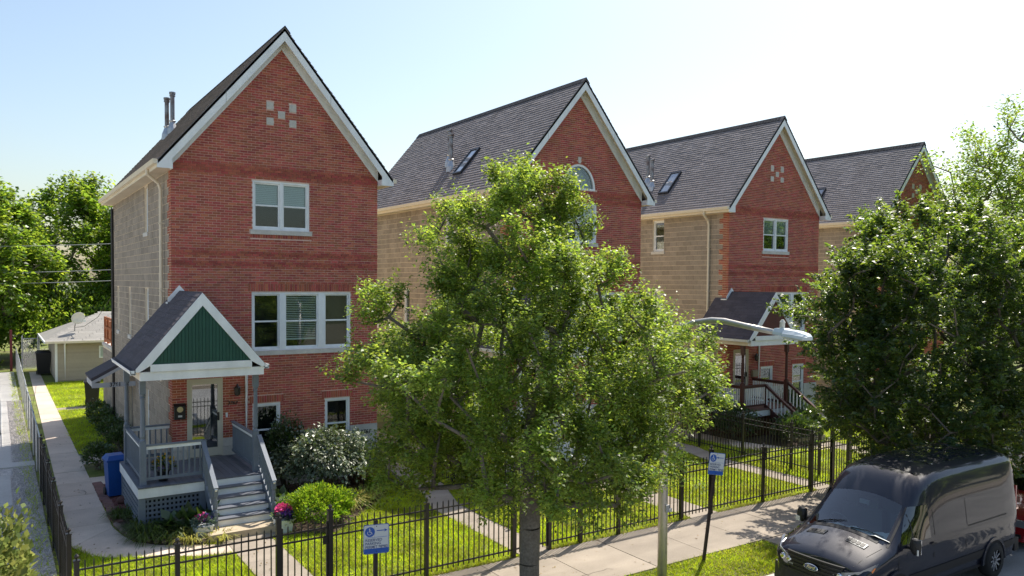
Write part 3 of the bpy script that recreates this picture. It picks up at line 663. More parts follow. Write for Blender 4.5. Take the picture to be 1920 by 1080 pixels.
H1 = house(3.79, 21.67, 'nearest red brick townhouse with slate blue porch and green porch gable', False, 'slate', detail='first')
H2 = house(13.80, 21.15, 'red brick townhouse with half-round attic window behind the street tree', True, 'white')
H3 = house(24.17, 21.15, 'red brick townhouse with dark brown porch and white balusters', False, 'brown')
H4 = house(34.36, 21.0, 'farthest red brick townhouse with its gable half hidden by trees', False, None)
# numbers, mailbox and bell of the first house
black_t = M('black_lettering', (.012,.012,.014), .5)
text('house_number', '3763', .13, black_t, H1, (1.5, -.022, 2.42), (math.pi/2,0,0), shear=.2, bold=.002)
text('house_number', '3761', .17, black_t, H1, (5.30, -.042, 1.30-.03), (math.pi/2,0,0), shear=.25, bold=.003)
k = MB(); k.box((.03,-.11,2.10),(.30,-.012,2.44)); k.prism([(.02,-.12,2.44),(.31,-.12,2.44),(.31,-.012,2.50),(.02,-.012,2.50)], (0,0,.008)); mb = k.build('mailbox', black_pl, H1)
MB().lathe((.165,-.112,2.36), [(.02,-.003),(.075,-.002),(.075,.001)], 16, 'y').build('oval_plate', M('brass', (.55,.48,.28), .35, metal=.6), mb); MB().box((.115,-.114,2.16),(.215,-.109,2.21)).build('number_plate', M('plate', (.6,.6,.6), .5), mb)
MB().box((1.325,-.03,2.05),(1.375,-.012,2.17)).build('doorbell', white_m, H1)
k = MB(); k.box((1.42,-.13,1.98),(1.74,-.012,2.24)); k.build('mailbox', M('tan_box', (.30,.24,.16), .6), H3)
# side canopy with number board
k = MB(); k.prism([(-1.27,6.35,2.47),(-.01,6.35,3.17),(-.01,6.35,3.27),(-1.30,6.35,2.56)], (0,1.9,0)); cn = k.build('side_canopy', shingle_dark, H1)
k = MB(); k.prism([(-1.27,6.33,2.26),(-.01,6.33,2.26),(-.01,6.33,2.41),(-1.27,6.33,2.41)], (0,.04,0)); k.prism([(-1.27,6.325,2.38),(-.01,6.325,3.06),(-.01,6.325,3.16),(-1.27,6.325,2.47)], (0,.04,0)); k.box((-1.25,6.4,2.27),(-1.2,8.2,2.45)); k.build('canopy_frame', M('grey_board', (.48,.48,.5), .6), cn)
text('canopy_number', '3761', .17, black_t, cn, (-.60, 6.325, 2.335), (math.pi/2,0,0), bold=.004)
k = MB(); x0, y0 = 0, 6.95
MB().box((.06,6.93,.13),(.10,7.72,2.13)).build('side_door', M('side_door_paint', (.05,.045,.045), .5), H1)
# back extension with deck rail
k = MB(); k.box((.02, DEPTH+.02, 0), (4.5, DEPTH+3.9, 3.0)); ex = k.build('back_extension', block_mortar, H1); bl = MB()
for i in range(14):
    y = DEPTH+.02+(i % 2)*.2-.2
    while y < DEPTH+3.9: bl.box((.008, max(y, DEPTH+.02)+.005, i*.2032), (.03, min(y+.4064, DEPTH+3.9)-.005, i*.2032+.192)); y += .4064
bl.build('extension_blocks', block_m, ex); MB().box((-.03, DEPTH+.02, 2.95), (4.5, DEPTH+3.95, 3.06)).build('coping', stone_m, ex)
cedar = M('cedar', (.42,.13,.045), .65, island=.15, var=(3,.15)); dr = empty('deck_rail', (0,0,0), 0, H1)
for y in (DEPTH+.25, DEPTH+1.5, DEPTH+2.8, DEPTH+3.8): MB().box((.05,y,3.06),(.15,y+.1,4.15)).build('rail_post', cedar, dr)
for z in (3.15, 3.65, 4.05): MB().box((.06,DEPTH+.36,z),(.10,DEPTH+3.78,z+.10)).build('rail_board', cedar, dr)
k = MB(); k.box((.10, DEPTH+.3, 3.16),(.12, DEPTH+3.8, 4.0)); k.build('rail_panel', cedar, dr)
# ------------------------------------------------------------------ iron fences
PICK = MB().box((-.0095,-.0095,.07),(.0095,.0095,1.405)).prism([(-.0095,-.0095,1.405),(.0095,-.0095,1.405),(.0095,.0095,1.405),(-.0095,.0095,1.405)],(0,0,.001))
PICK.v += [(0,0,1.44)]; PICK.f += [(4,5,len(PICK.v)-1),(5,6,len(PICK.v)-1),(6,7,len(PICK.v)-1),(7,4,len(PICK.v)-1)]
PICK = PICK.mesh('picket', iron_m)
pb_ = MB().box((-.036,-.036,-.05),(.036,.036,1.42)); pb_.box((-.044,-.044,1.42),(.044,.044,1.445)); pb_.lathe((0,0,0),[(.012,1.445),(.012,1.465),(.034,1.485),(.036,1.51),(.012,1.54)],10)
POST = pb_.mesh('post', iron_m)
pb_ = MB().box((-.042,-.042,-.05),(.042,.042,1.58)); pb_.box((-.05,-.05,1.58),(.05,.05,1.605)); pb_.lathe((0,0,0),[(.014,1.605),(.014,1.625),(.036,1.645),(.038,1.67),(.012,1.70)],10)
GPOST = pb_.mesh('gate_post', iron_m)
def iron_fence(name, label, cat, x0, y0, ang, length, posts, gposts=(), skip=(), grp='black iron fences round the front yards', step=.122):
    F = thing(name, label, cat, (x0, y0, 0), ang, grp)
    allp = sorted(list(posts)+list(gposts)+[0, length] if False else sorted(list(posts)+list(gposts)))
    for p in posts: link('post', POST, F, (p,0,0), (0,0,RNG.uniform(-.02,.02)))
    for p in gposts: link('gate_post', GPOST, F, (p,0,0))
    for a, c in zip(allp[:-1], allp[1:]):
        if any(abs(a-s0) < .02 for s0 in skip): continue
        sag = RNG.uniform(-.006,.006)
        for z, h in ((1.29,.024),(1.13,.024),(.155,.026)):
            MB().box((a+.03,-.016,z-h/2+sag),(c-.03,.016,z+h/2+sag)).build('rail', iron_m, F)
        n = max(int(round((c-a)/step)), 2)
        for i in range(1, n): link('picket', PICK, F, (a+(c-a)*i/n, RNG.uniform(-.002,.002), sag+RNG.uniform(-.004,.004)), (RNG.uniform(-.008,.008), RNG.uniform(-.006,.006), 0))
    return F
def iron_gate(label, x0, y0, w):
    G = thing('iron_gate', label, 'gate', (x0+.045, y0, 0), 0, 'iron yard gates')
    w -= .09
    k = MB()
    for z, h in ((1.29,.026),(1.13,.026),(.155,.028)): MB().box((.0,-.016,z-h/2),(w,.016,z+h/2)).build('rail', iron_m, G)
    for x in (.015, w-.015): MB().box((x-.015,-.015,.08),(x+.015,.015,1.40)).build('stile', iron_m, G)
    n = int(w/.115)
    for i in range(1, n): link('picket', PICK, G, (w*i/n, 0, 0))
    MB().box((w-.10,-.035,1.0),(w-.02,-.017,1.13)).build('latch', iron_m, G)
FY = 13.44
iron_fence('iron_fence', 'black iron picket fence before the yard of the house with the green porch gable', 'fence', .98, FY, 0, 9.7, (0, 1.43, 5.94, 9.72), (3.07, 4.0, 7.96, 8.88), (3.07, 7.96))
iron_gate('iron gate across the walk to the slate blue porch', 4.05, FY, .93); iron_gate('iron gate behind the trunk of the street tree', 8.94, FY, .92)
iron_fence('iron_fence', 'black iron picket fence before the middle yard beside the lamp post', 'fence', 10.72, FY, 0, 9.9, (.0, 1.10, 6.11, 9.88), (3.10, 4.13, 8.15, 9.08), (3.10, 8.15))
iron_gate('iron gate beside the leaning parking sign', 13.82, FY, 1.03); iron_gate('iron gate farther along, left of the van windscreen', 18.87, FY, .93)
iron_fence('iron_fence', 'black iron picket fence behind the dark van', 'fence', 20.62, FY, 0, 10.5, (0, 1.9, 6.3, 8.3, 10.4, 12.4, 14.4, 16.4), (3.55, 4.5), (3.55,))
iron_gate('iron gate half hidden by the dark elm', 24.17, FY, .95)
iron_fence('side_fence', 'black iron fence along the left edge of the nearest yard', 'fence', .98, FY+.08, math.pi/2, 11, (1.42, 3.4, 5.5, 7.5, 9.5, 11.0), step=.122)
iron_fence('side_fence', 'black iron fence on the plot line right of the nearest yard', 'fence', 10.72, FY+.08, math.pi/2, 8, (1.9, 3.8, 5.7, 7.6))
iron_fence('side_fence', 'black iron fence on the plot line left of the brown porch', 'fence', 20.62, FY+.08, math.pi/2, 8, (.9, 1.9, 3.8, 5.7, 7.6))
# ------------------------------------------------------------------ chain-link fence and gate
def mesh_wire(B, L, h, z0, s=.075, r=.0022):
    n = int((L+h)/s)
    for sg in (1, -1):
        for i in range(n+1):
            a = i*s - h; p0 = max(a, 0); p1 = min(a+h, L)
            if p1-p0 < .02: continue
            f = lambda x: (x-a) if sg == 1 else h-(x-a)
            B.quad((p0,-r,z0+f(p0)-r),(p0,r,z0+f(p0)+r),(p1,r,z0+f(p1)+r),(p1,-r,z0+f(p1)-r))
CL = thing('chain_link_fence', 'galvanised chain link fence along the side walk and gravel', 'fence', (1.0, 24.6, 0), math.pi/2-.002)
k = MB(); mesh_wire(k, 33, 1.25, .08); stuff(k.build('wire_mesh', galv_m, CL, fix=False))
for i in range(14): MB().lathe((i*33/13,.03,0),[(.03,-.05),(.03,1.40),(.012,1.44)],8).build('post', galv_m, CL)
k = MB(); k.tube([(0,.03,1.37)]+[(i*3.,.03+RNG.uniform(-.02,.02),1.37+RNG.uniform(-.012,.012)) for i in range(1,11)]+[(33,.03,1.37)], .022, 6); k.build('top_rail', galv_m, CL)
k = MB(); k.box((-.05,.10,.05),(7.5,.106,1.1)); 
CG = thing('chain_link_gate', 'tall chain link gate at the end of the side walk', 'gate', (1.35, 57.4, 0))
k = MB(); mesh_wire(k, 1.9, 1.9, .1, .09, .004); stuff(k.build('wire_mesh', galv_m, CG, fix=False))
for x in (0, .85, 1.9): MB().lathe((x,0,0),[(.04,0),(.04,2.15),(.015,2.2)],8).build('post', galv_m, CG)
k = MB(); k.tube([(.92,-.03,.12),(.92,-.03,1.95),(1.0,-.03,2.05),(1.75,-.03,2.05),(1.83,-.03,1.95),(1.83,-.03,.12),(.92,-.03,.12)], .022, 6); k.build('gate_frame', galv_m, CG)
MB().tube([(0,0,2.0),(.85,0,2.0)], .02, 6).build('top_rail', galv_m, CG)
rp = tag(MB().box((.70,57.6,-.02),(.84,57.74,2.55)).build('red_post', M('red_post', (.16,.025,.025), .6)), 'dark red wooden post at the left end of the chain link fence', 'post')
# ------------------------------------------------------------------ garage with dish, bins
G = thing('garage', 'beige garage with horizontal siding and a grey hip roof', 'garage', (2.75, 50.2, 0))
sid = M('vinyl_siding', (.42,.36,.28), .6, var=(1,.06), island=.05)
core = MB(); core.box((.02,.02,0),(6,7,2.3)); co = core.build('wall', sid, G)
for j in range(21):
    z = .08+j*.105
    MB().prism([(0,-.01,z),(0,.02,z),(0,.02,z+.10),(0,.006,z+.10)],(6.0,0,0)).build('siding_board', sid, co)
    MB().prism([(-.012,.025,z),(.018,.025,z),(.018,.025,z+.10),(.002,.025,z+.10)],(0,7,0)).build('siding_board', sid, co)
k = MB(); k.box((-.03,-.03,0),(.09,.07,2.3)); k.build('corner_board', white_m, G)
k = MB(); k.box((2.15,-.03,1.25),(2.75,.05,1.95)); wn = k.build('window', white_m, G); MB().box((2.22,-.036,1.32),(2.68,-.031,1.88)).build('pane', glass_m, wn)
grm = M('grey_shingle', (.30,.285,.26), .9, var=(1,.12), island=.10, bump=(60,.5))
k = MB(); a = [(-.5,-.5,2.28),(6.5,-.5,2.28),(6.5,7.5,2.28),(-.5,7.5,2.28)]; k.quad(a[0],a[1],(3.4,3.4,3.75),(2.6,3.4,3.75)); k.quad(a[1],a[2],(3.4,3.6,3.75),(3.4,3.4,3.75)); k.quad(a[2],a[3],(2.6,3.6,3.75),(3.4,3.6,3.75)); k.quad(a[3],a[0],(2.6,3.4,3.75),(2.6,3.6,3.75)); k.quad(*a[::-1])
gro = k.build('roof', grm, G); k = MB()
for i in range(16):
    t = i/16; t2 = (i+.12)/16; P = lambda t, x0, x1: ((-.5+3.1*t), -.5+3.9*t, 2.28+1.47*t)
    z = 2.28+1.47*t; y = -.5+3.9*t; xa, xb = -.5+3.1*t, 6.5-3.1*t
    x = xa
    while x < xb-.05:
        x2 = min(x+.9, xb); k.prism([(x+.01,y,z+.002),(x2-.01,y,z+.002),(x2-.01,y+.26,z+.10),(x+.01,y+.26,z+.10)],(0,-.006,.018)); x = x2
stuff(k.build('shingle_courses', grm, gro)); k = MB(); k.box((-.52,-.56,2.18),(6.5,-.50,2.30)); k.build('gutter', cream_m, G); k = MB(); k.box((-.56,-.5,2.18),(-.50,7.5,2.30)); k.build('side_gutter', white_m, G)
k = MB(); k.tube([(.45,-.52,2.2),(.45,-.06,2.05),(.45,-.06,.05)], .045, 8); k.build('downspout', white_m, G)
D = thing('satellite_dish', 'white satellite dish on the garage roof', 'dish', (3.85, 50.9, 2.75)); k = MB(); pr = [(.001,.0),(.15,.012),(.28,.045),(.36,.085),(.355,.095),(.27,.055),(.001,.012)]
k.lathe((0,0,0), pr, 20, 'y'); o = k.build('reflector', M('dish_white', (.75,.75,.73), .5), D, smooth=True); o.location = (.05,-.1,.80); o.rotation_euler = (math.radians(-20),0,math.radians(190))
k = MB(); k.tube([(-.10,.05,-.15),(-.10,.05,.25),(0,.03,.75)], .025, 8); k.build('mast', pipe_m, D); k = MB(); k.tube([(.08,-.05,.55),(.35,-.55,.62)], .014, 6); k.box((.30,-.64,.58),(.40,-.50,.70)); k.build('feed_arm', white_m, D)
def bin_(name, label, loc, rz, m, h=1.08, w=.56, grp=None):
    B = thing(name, label, 'bin', loc, rz, grp); a, t = w*.40, w*.5
    k = MB(); lo = [(-a,-a,.06),(a,-a,.06),(a,a,.06),(-a,a,.06)]; hi = [(-t,-t*1.1,h*.9),(t,-t*1.1,h*.9),(t,t*1.1,h*.9),(-t,t*1.1,h*.9)]
    i0 = len(k.v); k.v += lo+hi; k.f += [(3,2,1,0),(4,5,6,7)]+[(j,(j+1)%4,4+(j+1)%4,4+j) for j in range(4)]; o = k.build('body', m, B)
    k = MB(); k.box((-t-.03,-t*1.1-.03,h*.87),(t+.03,t*1.1+.03,h*.905)); k.build('rim', m, B)
    k = MB(); k.v = [(-t-.02,-t*1.1-.05,h*.906),(t+.02,-t*1.1-.05,h*.906),(t+.02,t*1.1+.06,h*.906),(-t-.02,t*1.1+.06,h*.906),(-t*.8,-t*.85,h),(t*.8,-t*.85,h),(t*.8,t*.9,h),(-t*.8,t*.9,h)]; k.f = [(3,2,1,0),(4,5,6,7)]+[(j,(j+1)%4,4+(j+1)%4,4+j) for j in range(4)]; k.build('lid', m, B)
    MB().tube([(-t,t*1.1+.07,h*.86),(t,t*1.1+.07,h*.86)], .016, 6).build('handle', m, B)
    for s_ in (-1,1): MB().lathe((s_*(a+.02)-.025,a+.02,.12),[(.12,0),(.12,.05)],12,'x').build('wheel', black_pl, B)
bin_('recycling_bin', 'blue recycling bin beside the slate blue porch', (2.58, 22.85, 0), .1, blue_pl, 1.12, .46)
bin_('rubbish_bin', 'black wheeled bin at the lit lawn beside the side canopy', (3.62, 40.1, 0), -.1, black_pl, 1.22, .62)
bin_('rubbish_bin', 'black wheeled bin by the garage corner and chain link gate', (2.35, 54.6, 0), .0, black_pl, 1.45, .78)
k = MB(); k.box((2.62,24.9,0),(3.1,25.35,.42)); pl = thing('planter_box', 'low tan planter box behind the blue bin', 'planter'); k.build('box', M('tan_planter', (.30,.22,.15), .8), pl); MB().box((2.67,24.95,.421),(3.05,25.30,.43)).build('soil', mulch_m, pl)
# ------------------------------------------------------------------ signs
def sign(label, x, y, zb, zt, lean, rz, num, arrow, w=.40, h=.46, top=2.12, grp='reserved parking signs'):
    S = thing('parking_sign', label, 'sign', (x, y, zb), 0, grp); S.rotation_euler = (0, lean, 0)
    k = MB(); k.box((-.03,-.015,0),(.03,.015,zt-zb)); k.box((-.03,.015,0),(-.02,.03,zt-zb)); k.box((.02,.015,0),(.03,.03,zt-zb)); k.build('post', M('rust_post', (.035,.022,.02), .6, var=(5,.3)), S)
    P = empty('plate', (0, -.02, top-zb), 0, S); P.rotation_euler = (0, 0, rz)
    def rr(w_, h_, r, y0, y1, m, nm, cx=0, cz=0):
        pts = []
        for sx, sz, a0 in ((1,1,0),(-1,1,90),(-1,-1,180),(1,-1,270)):
            for t in range(0,91,30): a = math.radians(a0+t); pts.append((cx+sx*(w_/2-r)+r*math.cos(a), y0, cz+sz*(h_/2-r)+r*math.sin(a)))
        return MB().prism(pts, (0,y1-y0,0)).build(nm, m, P)
    sw, sb = M('sign_white', (.66,.68,.70), .35), M('sign_blue', (.012,.10,.45), .35); st = M('sign_text', (.04,.07,.20), .4)
    rr(w, h, .03, .0, .004, sb, 'sign_border', 0, -h/2); rr(w-.02, h-.02, .025, -.002, -.0005, sw, 'sign_face', 0, -h/2)
    MB().box((-w/2+.012,-.004,-h+.012),(w/2-.012,-.0025,-h+.085)).build('blue_band', sb, P)
    MB().lathe((-w*.25,-.004,-.115),[(.077,0),(.077,.0015)],24,'y').build('disabled_emblem', sb, P)
    k = MB(); e = (-w*.25, -.115); q = lambda x, z: (e[0]+x, -.0055, e[1]+z)
    k.lathe((e[0]-.006,-.0062,e[1]+.048),[(.010,0),(.010,.0015)],12,'y'); k.bar(q(-.006,.036),q(-.004,-.002),.011,.002,(0,1,0)); k.bar(q(-.004,.0),q(.022,-.004),.010,.002,(0,1,0)); k.bar(q(.022,-.002),q(.034,-.034),.010,.002,(0,1,0)); k.bar(q(-.004,.022),q(.018,.020),.007,.002,(0,1,0))
    arc = [q(.0-.008+.030*math.cos(t), -.014+.030*math.sin(t)) for t in np.linspace(2.2,5.9,10)]
    for a, c in zip(arc[:-1], arc[1:]): k.bar(a, c, .008, .002, (0,1,0))
    k.build('wheelchair_symbol', sw, P)
    d = 1 if arrow > 0 else -1; cx = w*.2; k = MB(); k.bar((cx-d*.075,-.0045,-.10),(cx+d*.05,-.0045,-.10),.012,.002,(0,1,0)); k.prism([(cx+d*.04,-.0055,-.075),(cx+d*.09,-.0055,-.10),(cx+d*.04,-.0055,-.125),(cx+d*.055,-.0055,-.10)],(0,.002,0)); k.build('arrow', sb, P)
    MB().box((-w*.42,-.0045,-.203),(w*.42,-.0025,-.199)).build('rule', sb, P)
    for i, t in enumerate(('RESERVED','PARKING','PERMIT '+num)): text('lettering', t, .058, st, P, (-w*.43,-.0035,-.245-i*.054), (math.pi/2,0,0), .001, 'LEFT', 0, .0006)
    for z in (-.03, -h+.04): MB().lathe((0,-.006,z),[(.008,0),(.008,.004)],8,'y').build('bolt', iron_m, P)
    return S
sign('reserved parking sign with arrow pointing right before the iron fence', 4.88, 11.2, -.05, 2.0, .004, -.24, '98983', 1, .40, .46, 1.95)
sign('leaning reserved parking sign with arrow pointing left beside the lamp post', 12.20, 11.2, -.05, 2.2, .155, -.24, '98983', -1, .38, .46, 2.22)
# ------------------------------------------------------------------ street lamp
LP = thing('street_lamp', 'galvanised street lamp post with curved arm over the pavement', 'street lamp', (10.72, 10.9, -.06))
alu = M('brushed_aluminium', (.50,.47,.43), .40, metal=.55, var=(7,.12))
k = MB(); k.tube([(0,0,0),(0,0,2.5),(0,0,4.85)], [.095,.085,.068], 16); k.build('pole', alu, LP, smooth=True)
arm = [(0,0,4.72),(0,-.30,4.92),(0,-.75,5.06),(0,-1.15,5.12),(0,-1.45,5.12),(.0,-1.9,5.06),(0,-2.55,4.98)]
k = MB(); k.tube(arm, [.06,.06,.058,.056,.054,.05,.048], 12); k.build('arm', alu, LP, smooth=True)
k = MB(); k.box((-.03,-.115,1.38),(.06,-.088,1.52)); k.prism([(.02,-.12,1.40),(.10,-.14,1.46),(.10,-.14,1.38)],(0,.03,0)); k.build('junction_plate', galv_m, LP)
HD = empty('lamp_head', (0,-2.5,4.985), 0, LP); HD.rotation_euler = (0,math.radians(3),math.radians(-90)); HD.scale = (.80,.85,.9); hm = M('lamp_white', (.62,.68,.72), .4)
k = MB(); secs = [(0,.05,.05,.0),(.06,.10,.08,.0),(.30,.14,.10,.0),(.34,.17,.09,-.01),(.60,.18,.085,-.01),(.80,.15,.06,-.02),(.86,.09,.03,-.03)]
i0 = 0
for s_, hw, ht, zo in secs: k.v += [(s_,-hw,zo-.03),(s_,-hw*.95,zo+.02),(s_,-hw*.6,zo+ht),(s_,hw*.6,zo+ht),(s_,hw*.95,zo+.02),(s_,hw,zo-.03)]
for i in range(len(secs)-1): k.f += [(i*6+j, i*6+(j+1)%6, (i+1)*6+(j+1)%6, (i+1)*6+j) for j in range(6)]
k.f += [tuple(range(6)), tuple(range((len(secs)-1)*6, len(secs)*6))]; k.build('housing', hm, HD)
k = MB(); k.lathe((.20,0,0),[(.05,.08),(.05,.19),(.056,.195),(.056,.205),(.02,.25)],10); k.build('photocell', M('photocell', (.60,.58,.50), .5), HD)
k = MB(); k.box((.36,-.15,-.075),(.80,.15,-.035)); k.build('lens', M('lamp_lens', (.55,.58,.55), .2), HD)
# utility wires behind the garage
wm = M('wire', (.35,.36,.36), .6)
for i, (xa, za, xb, zb_, y, lab) in enumerate(((-14, 7.7, 14, 8.9, 60.5, 'topmost utility wire in front of the back trees'), (-14, 6.2, 14, 7.0, 60.2, 'middle utility wire in front of the back trees'), (-14, 5.6, 14, 6.2, 60.0, 'lowest utility wire in front of the back trees'))):
    n = 16; k = MB(); k.tube([(xa+(xb-xa)*t/n, y, za+(zb_-za)*t/n-.5*(1-(2*t/n-1)**2)) for t in range(n+1)], .022, 5); tag(k.build('utility_wire', wm), lab, 'wire')
k = MB(); k.tube([(3.70,33.2,5.1),(3.68,38,4.1),(3.66,44,3.4),(3.75,50.6,3.0)], .011, 5); tag(k.build('drop_cable', black_pl), 'thin black cable sagging from the brick house to the garage roof', 'cable')
for pts, lab in ((((-3,40),(-1.0,39.2),(-.2,38.2),(0,36),(.1,34)), 'black cable snaking over the far driveway slab'), (((-3,36.4),(-.9,36.0),(-.5,34.8),(-.7,33.2),(-.3,32.2),(-.5,30.6),(-1.5,30.2)), 'black cable loop on the nearer driveway slab')):
    k = MB(); k.tube([(x,y,.045) for x,y in pts], .02, 5); tag(k.build('ground_cable', black_pl), lab, 'cable')
# ------------------------------------------------------------------ trees
def grow(env, ncl, seed, z0, zfork, axis=(1,0), shell=.5, lean=(0,0), pull=.55):
    """cluster centres inside an uneven crown envelope [(z, left, right)] and a branching skeleton that reaches them"""
    rng = np.random.default_rng(seed); env = np.array(env, float); ax = np.array(axis); ay = np.array((-axis[1], axis[0]))
    zs = env[:,0]; P = []
    area = lambda z: np.interp(z, zs, env[:,1]+env[:,2])**2
    zz = np.linspace(zs.min(), zs.max(), 200); aw = area(zz); aw = aw.max()
    ph = rng.uniform(0, 6.28, 6)
    while len(P) < ncl:
        z = rng.uniform(zs.min(), zs.max())
        if rng.uniform() > area(z)/aw + .12: continue
        l, r = np.interp(z, zs, env[:,1]), np.interp(z, zs, env[:,2]); mid = (r-l)/2; hw = (l+r)/2
        th = rng.uniform(0, 2*math.pi); q = (rng.uniform(.12, 1)**shell)
        lump = 1 + .13*math.sin(3*th+ph[0]+1.7*z) + .10*math.sin(5*th+ph[1]-2.3*z)
        P.append((mid+hw*q*lump*math.cos(th), hw*.92*q*lump*math.sin(th), z))
    P = np.array(P); W = np.zeros_like(P); W[:,:2] = P[:,:1]*ax + P[:,1:2]*ay; W[:,2] = P[:,2]
    nodes = [np.array((0,0,0.))]; par = [-1]; plen = [0]
    nt_ = 9; top = max(zfork*1.45, zs.max()*.36)
    for i in range(1, nt_+1):
        t = i/nt_; nodes.append(np.array((lean[0]*t+rng.normal(0,.008)*(t>.3), lean[1]*t+rng.normal(0,.008)*(t>.3), top*t))); par.append(i-1); plen.append(plen[-1]+top/nt_)
    first = next(i for i in range(nt_+1) if nodes[i][2] >= zfork-.05)
    order = np.argsort(np.linalg.norm(W-np.array((0,0,zfork)), axis=1)); tips = {}
    for j in order:
        p = W[j]; N = np.array(nodes); d = np.linalg.norm(N-p, axis=1); cost = d + pull*np.array(plen)*.35 + 1.2*np.maximum(N[:,2]-p[2]+.25*np.linalg.norm(N[:,:2]-p[:2], axis=1), 0)
        cost[:first] = 1e9; q = int(np.argmin(cost)); dd = d[q]; a = nodes[q]; k = max(1, int(dd/.7)); prev = q
        for s in range(1, k+1):
            t = s/k; x = a+(p-a)*t; x = x + (rng.normal(0, .05*dd**.5, 3) if s < k else 0); x[2] += -.10*dd*math.sin(math.pi*t)*.5
            nodes.append(x); par.append(prev); plen.append(plen[prev]+dd/k); prev = len(nodes)-1
        tips[j] = prev
    return W, np.array(nodes), par
def branch_mesh(nodes, par, rtip, rbase, power=2.2):
    n = len(nodes); acc = np.zeros(n); kids = [[] for _ in range(n)]
    for i, p in enumerate(par):
        if p >= 0: kids[p].append(i)
    R = np.zeros(n)
    for i in range(n-1, -1, -1):
        R[i] = rtip if not kids[i] else sum(R[c]**power for c in kids[i])**(1/power)
    sc = rbase/R[0]; R = np.maximum(R*sc, rtip)
    for i in range(n): 
        if nodes[i][2] < .4 and i < 2: R[i] *= 1.18
    b = MB()
    for i, p in enumerate(par):
        if p >= 0:
            r0 = min(R[p], R[i]*1.35) if p > 9 or i > 9 else R[p]
            b.tube([nodes[p], nodes[i]], [r0, R[i]], 9 if R[i] > .05 else 5, cap=False)
    return b
def crown_leaves(W, seed, per, lsize, twigs, twl, center, wid=.6, up=.5, out=.8, spread=.12, droop=.25, arch=False):
    rng = np.random.default_rng(seed); pos = []; dr = []
    c = np.array(center)
    for p in W:
        o = norm((p-c)*np.array((1,1,.7)))
        for t in range(twigs):
            d = norm(o*out + np.array((0,0,up)) + rng.normal(0,.55,3)); L = twl*rng.uniform(.6,1.25); n = max(2, per//twigs)
            s = rng.uniform(.05,1,n)**.8; q = p + rng.normal(0,.06,3) + d*(s*L)[:,None] - np.array((0,0,1))*((s*L)**2)[:,None]*droop*.5 + rng.normal(0, spread, (n,3))*(0.35 if arch else 1)
            sd = norm(np.cross(d, (0,0,1.))); sg = np.where(np.arange(n) % 2 == 0, 1, -1)[:,None]
            dirs = d*.55 + sd*sg*.8 + rng.normal(0,.35,(n,3)) - np.array((0,0,.25)); pos.append(q); dr.append(dirs)
    return np.concatenate(pos), np.concatenate(dr), rng
def make_tree(name, label, loc, env, ncl, seed, per, lsize, lm, rbase, zfork, axis=(1,0), twigs=6, twl=.45, group=None, wid=.6, shell=.5, spread=.12, flat=.75, lean=(0,0), arch=False, droop=.25, up=.5, pull=.55):
    T = thing(name, label, 'tree', loc, 0, group)
    W, nodes, par = grow(env, ncl, seed, 0, zfork, axis, shell, lean, pull)
    b = branch_mesh(nodes, par, .007 if rbase < .3 else .02, rbase); link('trunk', b.mesh('trunk', bark_m, True), T)
    zc = np.average([e[0] for e in env]); pos, d, rng = crown_leaves(W, seed+1, per, lsize, twigs, twl, (0,0,zc-.5), up=up, spread=spread, arch=arch, droop=droop)
    o = link('crown', np_mesh('crown', leaves(pos, d, lsize, wid, rng, flat), 4, lm), T); return T
AX = (.835, -.55)
make_tree('street_tree', 'bushy light green street tree in front of the second townhouse', (7.62, 10.95, -.05),
    [(2.1,1.0,.6),(2.35,2.1,1.9),(2.8,2.4,2.75),(3.25,2.35,2.85),(3.7,2.7,2.8),(4.15,3.15,2.75),(4.6,3.1,2.85),(4.95,2.6,2.7),(5.25,2.45,1.7),(5.43,2.3,1.5),(5.8,1.9,1.65),(6.15,1.85,1.6),(6.5,1.75,1.2),(6.85,1.6,1.0),(7.15,1.3,.8),(7.4,.8,.4)],
    480, 11, 500, .066, leaf_a, .175, 1.95, AX, twigs=9, twl=.46, spread=.05, lean=(.0,.0), shell=.5, up=.85, droop=.05)
make_tree('street_tree', 'dark dense elm over the parked van', (20.0, 10.9, -.05),
    [(1.0,1.2,1.8),(1.6,2.1,2.7),(2.4,2.4,3.0),(3.3,2.6,3.2),(4.3,2.8,3.3),(5.0,2.8,3.2),(5.7,2.6,3.0),(6.3,2.35,2.6),(6.8,1.9,2.0),(7.15,1.4,1.3),(7.5,.9,.7)],
    640, 23, 300, .11, leaf_b, .20, 1.3, AX, twigs=6, twl=.75, spread=.05, wid=.5, arch=True, droop=.15, up=.75, shell=.5)
make_tree('honey_locust', 'tall airy tree at the right edge behind the dark elm', (37.6, 17.2, 0),
    [(3.5,2,2.5),(5.5,3.6,3.8),(8,3.6,4),(10,2.9,3.5),(11.5,2.1,3),(12.8,1.0,2),(13.4,.4,1)],
    330, 31, 130, .17, leaf_c, .25, 2.5, AX, twigs=6, twl=.9, spread=.16, wid=.5, shell=.6)
protos = []
far = [((-17,64),'broad tree at the far left behind the driveway',1.2,41), ((-8.5,67),'tall tree rising above the red post',1.1,42), ((-1,63),'rounded tree straight behind the chain link gate',1.0,43), ((5.5,69),'open topped tree behind the garage',1.12,44), ((12,66),'tree left of the brick wall corner behind the garage',1.12,45)]
for i, ((x, y), lab, s, sd) in enumerate(far):
    T = make_tree('back_tree', lab, (x, y, 0), [(1.2,2.2,2.2),(2.5,3.6,3.4),(4.5,4.4,4.2),(6.5,4.2,4.4),(8.5,3.6,3.4),(10.3,2.4,2.6),(11.6,1.2,1.3),(12.3,.4,.4)], 230, sd, 150, .30, leaf_c, .30, 1.6, twigs=6, twl=.9, spread=.22, group='trees beyond the alley', wid=.62, shell=.5)
    T.scale = (s, s, s); protos.append(T)
